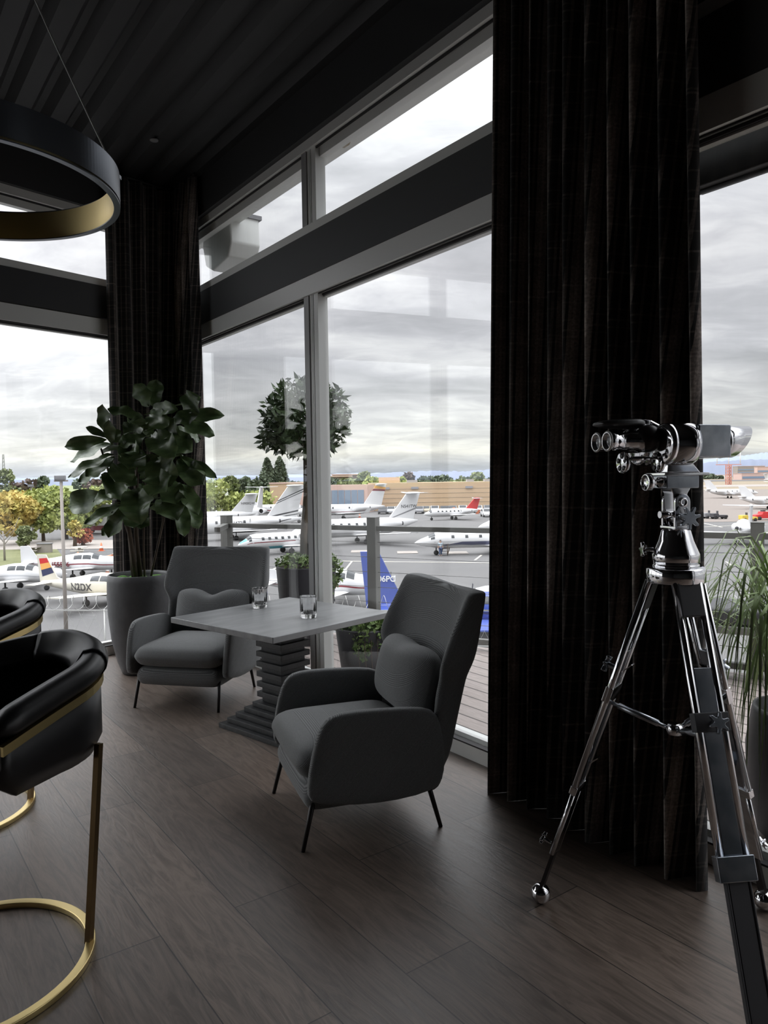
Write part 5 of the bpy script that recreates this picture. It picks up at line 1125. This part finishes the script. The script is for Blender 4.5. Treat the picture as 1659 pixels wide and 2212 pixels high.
for lb, px, D, yt, w, mt in [('dark tall tree far behind the lawn at the left edge', 8, 240, 1002, 46, 'leaf_olive'), ('distant brownish tree left of the lamp head', 52, 300, 1035, 50, 'leaf_brown'), ('distant dark tree top right of the lamp head', 96, 300, 1022, 30, 'leaf_dark'), ('distant dark tree above the fig leaves', 185, 300, 1030, 40, 'leaf_dark'), ('distant brown tree behind the fig leaves', 225, 280, 1035, 60, 'leaf_brown'),
    ('large green bush row beside the corner curtain', 462, 190, 1032, 70, 'leaf_green'), ('green bush behind the end-on jet tail', 512, 195, 1060, 60, 'leaf_green'), ('green bush left of the low tan warehouse', 556, 200, 1058, 70, 'leaf_green'), ('thin dark tree beyond the green bushes', 498, 430, 1024, 34, 'leaf_olive'), ('distant tree above the low white rooftop', 530, 430, 1030, 30, 'leaf_dark'),
    ('dark tree left of the two conifers', 555, 300, 1024, 44, 'leaf_dark'), ('green tree right of the two conifers', 640, 250, 1040, 70, 'leaf_olive'), ('dark tree just left of the mullion', 640, 330, 1022, 50, 'leaf_dark'),
    ('dark tree just right of the mullion', 722, 300, 1024, 40, 'leaf_dark'), ('green tree in front of the square office block', 752, 290, 1030, 40, 'leaf_olive'), ('tall round tree above the hangar roof', 783, 270, 1007, 34, 'leaf_olive'), ('green shrub tree right of the tall round tree', 802, 262, 1024, 40, 'leaf_green'), ('short green tree on the hangar roofline', 824, 270, 1027, 28, 'leaf_olive'),
    ('green tree above the middle of the hangar', 866, 300, 1022, 26, 'leaf_green'), ('grey-brown pointed tree beside it', 884, 330, 1018, 26, 'leaf_brown'), ('low dark tree clump mid roofline', 915, 330, 1028, 44, 'leaf_dark'), ('low dark tree clump right of centre', 952, 340, 1027, 46, 'leaf_dark'), ('low olive tree clump on the roofline, fourth from the curtain', 985, 340, 1030, 44, 'leaf_olive'), ('low dark tree, third from the curtain over the roofline', 1010, 350, 1031, 36, 'leaf_dark'), ('big rounded tree over the roofline left of the curtain', 1034, 290, 1018, 34, 'leaf_olive'), ('dark tree touching the curtain edge over the hangar', 1062, 300, 1026, 34, 'leaf_dark'),
    ('distant dark tree beyond the runway beside the curtain', 1530, 1500, 1024, 26, 'leaf_dark'), ('distant dark clump before the far office building', 1612, 1400, 1026, 34, 'leaf_dark'), ('distant dark clump left of the red lattice tower', 1550, 1500, 1030, 26, 'leaf_dark')]:
    T_('distant_tree', lb, px, D, yt, w*1.45, mt, n=700 if D < 1000 else 250, leafs=D*.0038, blobs=6, crown0=.05, stem=D < 500, group='trees on the horizon')
T_('conifer_tree', 'tall dark conifer, the left one of the pair above the striped jet', 577, 260, 990, 56, 'leaf_dark', n=1600, leafs=.75, group='two tall conifers'); T_('conifer_tree', 'tall dark conifer, the right one of the pair above the striped jet', 604, 262, 988, 60, 'leaf_dark', n=1600, leafs=.75, group='two tall conifers')
# ---- hills
def hills(name, D, pts, mat, seed):
    rr_ = random.Random(seed); mb = MB(); top = []; 
    xs = []
    for (x0, y0), (x1, y1) in zip(pts, pts[1:]):
        for k in range(14): q = k/14; xs.append((x0+(x1-x0)*q, y0+(y1-y0)*q+rr_.uniform(-1.2, 1.2)))
    vs = []; 
    for x, y in xs:
        p = atY(x, y, D); q = Vector((p.x*1.25, D*1.25, GZ)); b = Vector((p.x*.93, D*.93, GZ)); mdl = Vector((p.x*.965, D*.965, GZ+(p.z-GZ)*.6+rr_.uniform(-4, 4))); vs += [b, mdl, p, q]
    n = len(xs); fs = [(4*i+j, 4*i+4+j, 4*i+5+j, 4*i+1+j) for i in range(n-1) for j in range(3)]
    mb.add(vs, fs, True); return struct(mb.build(name, mat))
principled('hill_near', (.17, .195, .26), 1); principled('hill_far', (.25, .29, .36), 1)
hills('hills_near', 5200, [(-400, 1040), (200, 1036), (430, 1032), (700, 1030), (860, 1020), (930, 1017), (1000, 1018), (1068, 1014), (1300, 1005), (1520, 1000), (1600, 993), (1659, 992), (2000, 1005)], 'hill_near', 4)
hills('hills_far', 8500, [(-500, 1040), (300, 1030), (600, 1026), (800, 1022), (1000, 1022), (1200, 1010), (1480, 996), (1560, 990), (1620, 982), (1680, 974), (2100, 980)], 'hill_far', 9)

# ============================================================ sky and light
w = bpy.data.worlds.new('sky'); sc.world = w; w.use_nodes = True; nt = w.node_tree.nodes; lk = w.node_tree.links; nt.clear()
out_ = nt.new('ShaderNodeOutputWorld'); bg = nt.new('ShaderNodeBackground'); tc = nt.new('ShaderNodeTexCoord'); sp = nt.new('ShaderNodeSeparateXYZ'); lk.new(tc.outputs['Generated'], sp.inputs[0])
def mth(op, a, b=None, c=None):
    q = nt.new('ShaderNodeMath'); q.operation = op
    for i, s_ in enumerate((a, b, c)):
        if s_ is None: continue
        if isinstance(s_, (int, float)): q.inputs[i].default_value = s_
        else: lk.new(s_, q.inputs[i])
    return q.outputs[0]
zz = mth('ADD', mth('MAXIMUM', sp.outputs[2], 0), .20)
cb = nt.new('ShaderNodeCombineXYZ'); lk.new(mth('DIVIDE', sp.outputs[0], zz), cb.inputs[0]); lk.new(mth('DIVIDE', sp.outputs[1], zz), cb.inputs[1])
mp = nt.new('ShaderNodeMapping'); mp.inputs['Rotation'].default_value = (0, 0, R(12)); mp.inputs['Scale'].default_value = (.62, 1.0, 1); lk.new(cb.outputs[0], mp.inputs[0])
n1 = nt.new('ShaderNodeTexNoise'); n1.inputs['Scale'].default_value = 1.5; n1.inputs['Detail'].default_value = 7; n1.inputs['Roughness'].default_value = .52; n1.inputs['Distortion'].default_value = .5; lk.new(mp.outputs[0], n1.inputs[0])
cr = nt.new('ShaderNodeValToRGB'); e = cr.color_ramp.elements; e[0].position = .33; e[0].color = (.40, .405, .43, 1); e[1].position = .66; e[1].color = (.98, .97, .975, 1)
q = e.new(.5); q.color = (.62, .615, .65, 1)
n2_ = nt.new('ShaderNodeTexNoise'); n2_.inputs['Scale'].default_value = 5.5; n2_.inputs['Detail'].default_value = 6; n2_.inputs['Roughness'].default_value = .6; n2_.inputs['Distortion'].default_value = .8; lk.new(mp.outputs[0], n2_.inputs[0])
lk.new(mth('ADD', mth('MULTIPLY', n1.outputs[0], .74), mth('MULTIPLY', n2_.outputs[0], .26)), cr.inputs[0])
# pale warm break in the cloud just over the horizon, brighter overhead
hz = nt.new('ShaderNodeValToRGB'); e = hz.color_ramp.elements; e[0].position = 0.0; e[0].color = (.62, .68, .78, 1); e[1].position = 1; e[1].color = (5.2, 5.2, 5.2, 1)
for ps, c in ((.035, (1.0, .98, .88)), (.07, (.92, .92, .88)), (.16, (.86, .86, .87)), (.28, (.92, .91, .92)), (.42, (1.3, 1.31, 1.31)), (.6, (3.2, 3.2, 3.2))): q = e.new(ps); q.color = (*c, 1)
lk.new(mth('MAXIMUM', sp.outputs[2], 0), hz.inputs[0])
mx = nt.new('ShaderNodeMix'); mx.data_type = 'RGBA'; mx.blend_type = 'MULTIPLY'; mx.inputs['Factor'].default_value = 1; lk.new(cr.outputs[0], mx.inputs['A']); lk.new(hz.outputs[0], mx.inputs['B'])
lk.new(mx.outputs['Result'], bg.inputs[0])
# the cloud is thinner and brighter towards the left of the view and beyond
lk.new(mth('ADD', 1.0, mth('MULTIPLY', mth('MAXIMUM', mth('SUBTRACT', -.25, sp.outputs[0]), 0), 2.0)), bg.inputs[1]); lk.new(bg.outputs[0], out_.inputs[0])
w.cycles.sampling_method = 'MANUAL'; w.cycles.sample_map_resolution = 512
# faint high sun behind the cloud deck
su = bpy.data.lights.new('sun', 'SUN'); su.energy = .5; su.angle = R(40); so = bpy.data.objects.new('sun', su); COL.objects.link(so); so.rotation_euler = (R(35), R(10), R(-150))
# window portals guide the sky light indoors
def portal(M, s0, s1, z0, z1):
    a = bpy.data.lights.new('portal', 'AREA'); a.shape = 'RECTANGLE'; a.size = s1-s0; a.size_y = z1-z0; a.cycles.is_portal = True
    o = bpy.data.objects.new('portal', a); COL.objects.link(o)
    X = (M.to_3x3() @ Vector((1, 0, 0))); Yn = (M.to_3x3() @ Vector((0, 1, 0))); Z = Yn; Yv = Z.cross(X); o.matrix_world = Matrix((X, Yv, Z)).transposed().to_4x4(); o.matrix_world.translation = M @ Vector(((s0+s1)/2, .07, (z0+z1)/2))
v = sc.view_settings; v.view_transform = 'Standard'; v.look = 'None'; v.exposure = 0.36; v.gamma = 1; v.use_curve_mapping = False
sc.cycles.max_bounces = 8; sc.cycles.diffuse_bounces = 4; sc.cycles.glossy_bounces = 4; sc.cycles.transmission_bounces = 6; sc.cycles.transparent_max_bounces = 16
sc.cycles.sample_clamp_indirect = 4; sc.cycles.use_denoising = True; sc.cycles.caustics_reflective = False; sc.cycles.caustics_refractive = False
